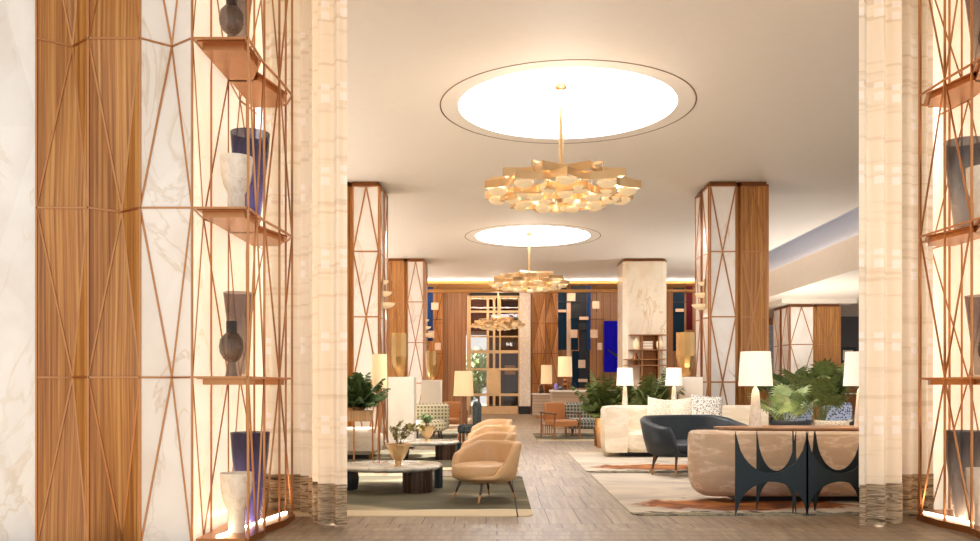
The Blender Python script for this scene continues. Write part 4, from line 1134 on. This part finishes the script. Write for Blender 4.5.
MB().box(vb[0] + .09, vb[3], y0 - .03, y0, pz(285 + 440 / 4.01, d), pz(285 + 338 / 4.01, d)).build('push_plate', 'gold', c, world=True)
MB().box(dx0, dx1, d - .006, d + .006, .3, zt).build('glass', 'glass', c, world=True)
struct('trim_5', MB().box(dx0, dx1, d - .08, d, zt + .1, zt + .27), 'black')
# lobby beyond the door: dark half and garden half
struct('wall_vestibule', MB().box(vb[0] + .05, vb[0] + .12, 38.9, 42, 0, CH).box(vb[0] + .1, 3, 41.9, 42, 0, CH).box(2.4, 2.5, 38.85, 42, 0, CH).box(vb[0] + .05, 2.5, 38.85, 42, CH - .1, CH).box(-3, vb[0] + .1, 38.85, 42, 3.75, 3.85).box(-3, vb[0] + .1, 38.85, 38.95, 3.85, CH), 'red_wall')
c = thing('cabinet', 'dark cabinet seen through the right panes of the glazed door', 'cabinet', (.7, 41, 0))
MB().box(.3, .95, 40.8, 41.4, 0, 2.3).build('body', 'dark_wall', c, world=True)
MB().box(.36, .88, 40.78, 40.8, 2.4 - .6, 2.4 - .15).build('door', 'bronze', c, world=True)
struct('ground', MB().box(-9, 0, 42, 60, -.1, 0), 'pants')
def shrub(label, x, y, r, h, seed):
    rnd = random.Random(seed); c = thing('garden_tree', label, 'tree', (x, y, 0), 0, 'trees outside the glazed door')
    MB().tube([(0, 0, 0), (0, 0, h * .5)], .07, 7, .04).build('trunk', 'stem', c)
    mb = MB()
    for k in range(900):
        u = Vector((rnd.gauss(0, 1), rnd.gauss(0, 1), rnd.gauss(0, 1))).normalized() * rnd.uniform(.5, 1)
        p = Vector((u.x * r, u.y * r, h * .62 + u.z * h * .38)); a = Vector((rnd.uniform(-1, 1), rnd.uniform(-1, 1), rnd.uniform(-1, 1))).normalized() * .13; b = a.cross(u).normalized() * .06
        mb._add([p - a, p + b, p + a, p - b], [(0, 1, 2, 3)])
    mb.build('foliage', 'leaf_sage', c); return c
shrub('slender garden tree seen through the left door panes', -.95, 44.5, .9, 3.3, 21)
shrub('low garden bush seen through the lower left door panes', -1.6, 43.6, .8, 1.7, 22)
# pale woven strip right of the door
o = MB().box(px(519.5, 38.4), px(530.5, 38.4), 38.36, 38.58, .35, pz(292, 38.4)).build('wall_hanging', 'hanging', None)
tag(o, 'tall cream woven hanging right of the glazed door', 'wall hanging')
o = MB().box(px(519.5, 38.4), px(530.5, 38.4), 38.34, 38.58, 0, .34).build('planter_box', 'black', None)
tag(o, 'low black box under the cream woven hanging', 'box')
# folded timber panels on the back wall
for x0, x1, n, lab in ((532, 558, 2, 'folded timber wall panel between the woven hanging and the blue panel art'), (427, 443, 1, 'folded timber wall panel behind the blue hanging at left')):
    c = thing('wall_panel', lab, 'wall panel', (px((x0 + x1) / 2, 38.4), 38.4, 0), 0, 'folded timber wall panels')
    w = (px(x1, 38.4) - px(x0, 38.4)) / n
    for k in range(n):
        a = px(x0, 38.4) + k * w
        pm, tm = folded((a, 38.38), (a + w, 38.38), (0, 1), [0, 1.36, 2.72, 4.08, 5.44], .5, k, .16, .012)
        po = pm.build('panel', 'wood', c, world=True); tm.build('bronze_trim', 'bronze_dark', po, world=True)
def art(label, items, dd):
    xs = [i[0] for i in items] + [i[1] for i in items]
    c = thing('wall_art', label, 'artwork', (px(sum(xs) / len(xs), dd), dd, 0), 0, 'colour block wall art')
    for k, (x0, x1, ya, yb, m, off) in enumerate(items):
        nm = 'rod' if m == 'black' else ('tile' if m == 'blush_panel' and x1 - x0 < 10 and yb - ya < 12 else 'colour_panel')
        MB().box(px(x0, dd), px(x1, dd), dd - off - .04, dd - off, pz(yb, dd), pz(ya, dd)).build(nm, m, c, world=True)
    for ya, yb in ():
        pass
    return c
art('petrol blue and slate panels with blush tiles right of the cream hanging', [
    (558, 566.5, 288, 350, 'navy_panel', .0), (566.7, 570.5, 300, 358, 'blush_panel', -.02), (571, 586.5, 286, 330, 'slate_panel', .02), (571, 578, 318, 350, 'navy_panel', .08), (579, 590, 320, 388, 'slate_panel', -.04),
    (586.7, 590.5, 286, 350, 'cobalt_panel', .05), (572, 579, 351, 388, 'navy_panel', .0), (567, 575, 293.5, 301.5, 'blush_panel', .14), (592, 599, 301.5, 309, 'blush_panel', .1), (570, 577, 330, 338, 'blush_panel', .16), (590, 597, 330, 338, 'blush_panel', .14),
    (597, 602, 343, 350, 'blush_panel', .1), (578, 585, 360, 368, 'blush_panel', .12), (578, 587, 379, 382, 'blush_panel', .14), (558, 566, 310, 312.5, 'blush_panel', .12), (579, 588, 317, 320, 'blush_panel', .14),
    (558, 598, 301.6, 302.2, 'black', .06), (570, 604, 319, 319.6, 'black', .06), (596, 596.8, 284, 312, 'black', .06), (580.5, 581.3, 284, 320, 'black', .09)], 36.5)
art('royal blue panel hanging with blush tiles on the left back wall', [
    (424, 433, 287, 341, 'cobalt_panel', .0), (425, 428, 318, 370, 'wine_panel', .06), (431.5, 438.5, 303, 310, 'blush_panel', .1), (428.5, 434.5, 331, 338, 'blush_panel', .14), (435, 441, 343, 350, 'blush_panel', .1),
    (433, 442, 289.5, 290, 'black', .06), (433, 442, 319.5, 320, 'black', .06), (437, 437.6, 286, 320, 'black', .06)], 36.5)
art('petrol blue panel hanging with blush tile right of the marble column', [
    (673, 684, 288, 351, 'navy_panel', .0), (675, 683, 309, 312, 'blush_panel', .1), (686, 692, 286, 330, 'wine_panel', .05), (673, 686, 302, 302.6, 'black', .06)], 36.5)
c = thing('painting', 'ultramarine canvas with a dark diagonal stroke left of the marble column', 'painting', (px(615, 38.3), 38.3, 0))
MB().box(px(604, 38.3), px(634, 38.3), 38.24, 38.32, pz(372, 38.3), pz(321, 38.3)).build('canvas', 'blue_paint', c, world=True)
MB().slab([(px(608, 38.2), 38.232, pz(349, 38.2)), (px(609, 38.2), 38.232, pz(351.5, 38.2)), (px(622, 38.2), 38.232, pz(361, 38.2)), (px(622, 38.2), 38.232, pz(357.5, 38.2))], (0, .006, 0)).build('brush_stroke', 'black', c, world=True)
# bronze shelves on the marble column
c = thing('display_shelves', 'bronze shelf rack with small lit lamps on the marble column', 'shelf', (px(647, 28.4), 28.5, 0))
for ya, a, b in ((334.5, 630, 667), (349.5, 630, 668), (359, 624, 664), (365, 624, 668)):
    MB().box(px(a, 28.3), px(b, 28.3), 28.2, 28.66, pz(ya, 28.3) - .03, pz(ya, 28.3)).build('shelf', 'bronze', c, world=True)
for x in (641.5, 658): MB().box(px(x, 28.3), px(x + 1.4, 28.3), 28.3, 28.66, 0, pz(334.5, 28.3)).build('upright', 'bronze', c, world=True)
MB().box(px(643, 28.3), px(657.6, 28.3), 28.6, 28.66, .2, pz(335, 28.3)).build('mirror_panel', 'bronze_dark', c, world=True)
for i, (x, ya, m, lab) in enumerate(((637, 349.5, 'cup', 'jar-shaped lit lamp on the left of the bronze rack, upper shelf'), (660, 349.5, 'cup', 'jar-shaped lit lamp on the right of the bronze rack, upper shelf'), (636, 365, 'bronze_dark', 'bronze urn on the lowest shelf of the bronze rack'))):  # the two glowing ones stand for small lit lamps
    o = MB().lathe([(.06, 0), (.1, .1), (.1, .25), (.05, .34), (.05, .4)], 14).build('jar', m, None, smooth='auto'); o.location = (px(x, 28.3), 28.4, pz(ya, 28.3)); tag(o, lab, 'jar', 'jars on the bronze rack')
for k in range(6):
    o = MB().box(-.16 - .02 * (k % 2), .16, -.1, .1, 0, .045).build('book', 'white_box' if k % 2 else 'blush_panel', None); o.location = (px(648, 28.3), 28.42, pz(349.5, 28.3) + .046 * k)
    tag(o, 'pale book in the stack on the upper shelf of the bronze rack', 'book', 'stacked pale books on the bronze rack')
# right far wall: windows and shelves
c = bpy.data.objects.new('window_1', None); COL.objects.link(c); c.location = (13, 37.5, 0); c['kind'] = 'structure'
MB().box(px(768, 37.5), px(792, 37.5), 37.5, 37.56, 0, pz(325, 37.5)).build('glass_blocks', 'window_grid', c, world=True)
struct('wall_bar', MB().box(px(838, 37.5), 20, 37.5, 37.6, 0, 4.3), 'dark_wall')
c = thing('picture', 'small framed picture on the dark far right wall', 'picture', (px(848, 37.4), 37.4, 2.6))
MB().box(-.35, .35, 0, .05, -.35, .35).build('frame', 'black', c); MB().box(-.22, .22, -.01, 0, -.22, .22).build('print', 'white_box', c)
c = thing('cabinet', 'pale cabinet on the far right wall behind the palms', 'cabinet', (px(848, 36.9), 37.2, 0))
for z in (.9, 1.3, 1.7): MB().box(-.7, .7, -.2, .25, z, z + .05).build('shelf', 'white_box', c)
MB().box(-.7, .7, .2, .25, 0, 1.75).build('back', 'bronze_dark', c)
c = thing('bronze_plaque', 'bronze framed mirror panel left of the broad far column', 'mirror', (px(783, 33), 33, 0))
MB().box(-.2, .2, 0, .08, 0, pz(352, 33)).build('panel', 'bronze_dark', c)

# ------------------------------------------------------------------ camera, light, world
cam = bpy.data.cameras.new('camera'); co = bpy.data.objects.new('camera', cam); COL.objects.link(co)
co.location = (0, 0, CAMZ); co.rotation_euler = (pi / 2, 0, 0)
cam.sensor_width = 36; cam.lens = F / 980 * 36; cam.shift_x = -(VX - 490) / 980; cam.shift_y = (VY - 270.5) / 980
cam.clip_end = 300
SC.camera = co
def lamp(name, typ, loc, energy, col, **kw):
    l = bpy.data.lights.new(name, typ); l.energy = energy; l.color = col
    for k, v in kw.items(): setattr(l, k, v)
    o = bpy.data.objects.new(name, l); COL.objects.link(o); o.location = loc; return o
s = lamp('sun', 'SUN', (0, 0, 20), 20.0, (1, .95, .88), angle=.012)
dv = Vector((1, -.06, -.52)).normalized()
s.rotation_euler = dv.to_track_quat('-Z', 'Y').to_euler()
for (x, y, z, e) in ((TL.location.x, TL.location.y, 1.45, 6), (3.685, 8.66, 1.45, 6), (px(625, 16.75), 16.75, 1.45, 8), (px(674, 16.75), 16.75, 1.45, 8)):
    lamp('lamp_bulb', 'POINT', (x, y, z), e, (1, .8, .58), shadow_soft_size=.04)
up = thing('soffit_fill_light', 'small black fill uplight added to brighten the right soffit, behind the palms', 'uplight', (9.3, 26.5, 0))  # unseen can and spot added as fill for the dim soffit
MB().lathe([(.09, 0), (.11, .02), (.09, .22), (.08, .22), (.07, .16), (.01, .15)], 16).build('housing', 'black', up, smooth='auto')
u_ = lamp('soffit_fill_bulb', 'SPOT', (9.3, 26.5, .24), 900, (1, .95, .88), spot_size=R(150), spot_blend=.8, shadow_soft_size=.06); u_.rotation_euler = (pi, 0, 0)
for x_, y_, z_, e_ in ((px(640, 17.2), 17.25, .5, 9), (px(600, 17.2), 17.3, .5, 6), (px(781, 13.8), 13.75, .55, 7)):
    lamp('planter_uplight', 'POINT', (x_, y_, z_), e_, (1, .86, .64), shadow_soft_size=.06)
for (x, y) in ((.907, 12.12), (.9, 24.0)):
    lamp('chandelier_bulb', 'POINT', (x, y, 4.4), 40, (1, .97, .94), shadow_soft_size=.25)
lamp('chandelier_bulb', 'POINT', (.05, 36.2, 4.3), 60, (1, .84, .66), shadow_soft_size=.2)
w = bpy.data.worlds.new('world'); SC.world = w; w.use_nodes = True
nt = w.node_tree; nt.nodes.clear()
bg = nt.nodes.new('ShaderNodeBackground'); wo = nt.nodes.new('ShaderNodeOutputWorld')
bg.inputs['Color'].default_value = (1.0, 1.0, 1.0, 1); bg.inputs['Strength'].default_value = .88
nt.links.new(bg.outputs[0], wo.inputs[0])
SC.view_settings.view_transform = 'Standard'; SC.view_settings.look = 'None'; SC.view_settings.gamma = 1.0; SC.view_settings.use_curve_mapping = False
SC.view_settings.exposure = 0.45
SC.cycles.use_denoising = True
SC.cycles.max_bounces = 10; SC.cycles.diffuse_bounces = 5; SC.cycles.transparent_max_bounces = 8
SC.cycles.sample_clamp_indirect = 6.0
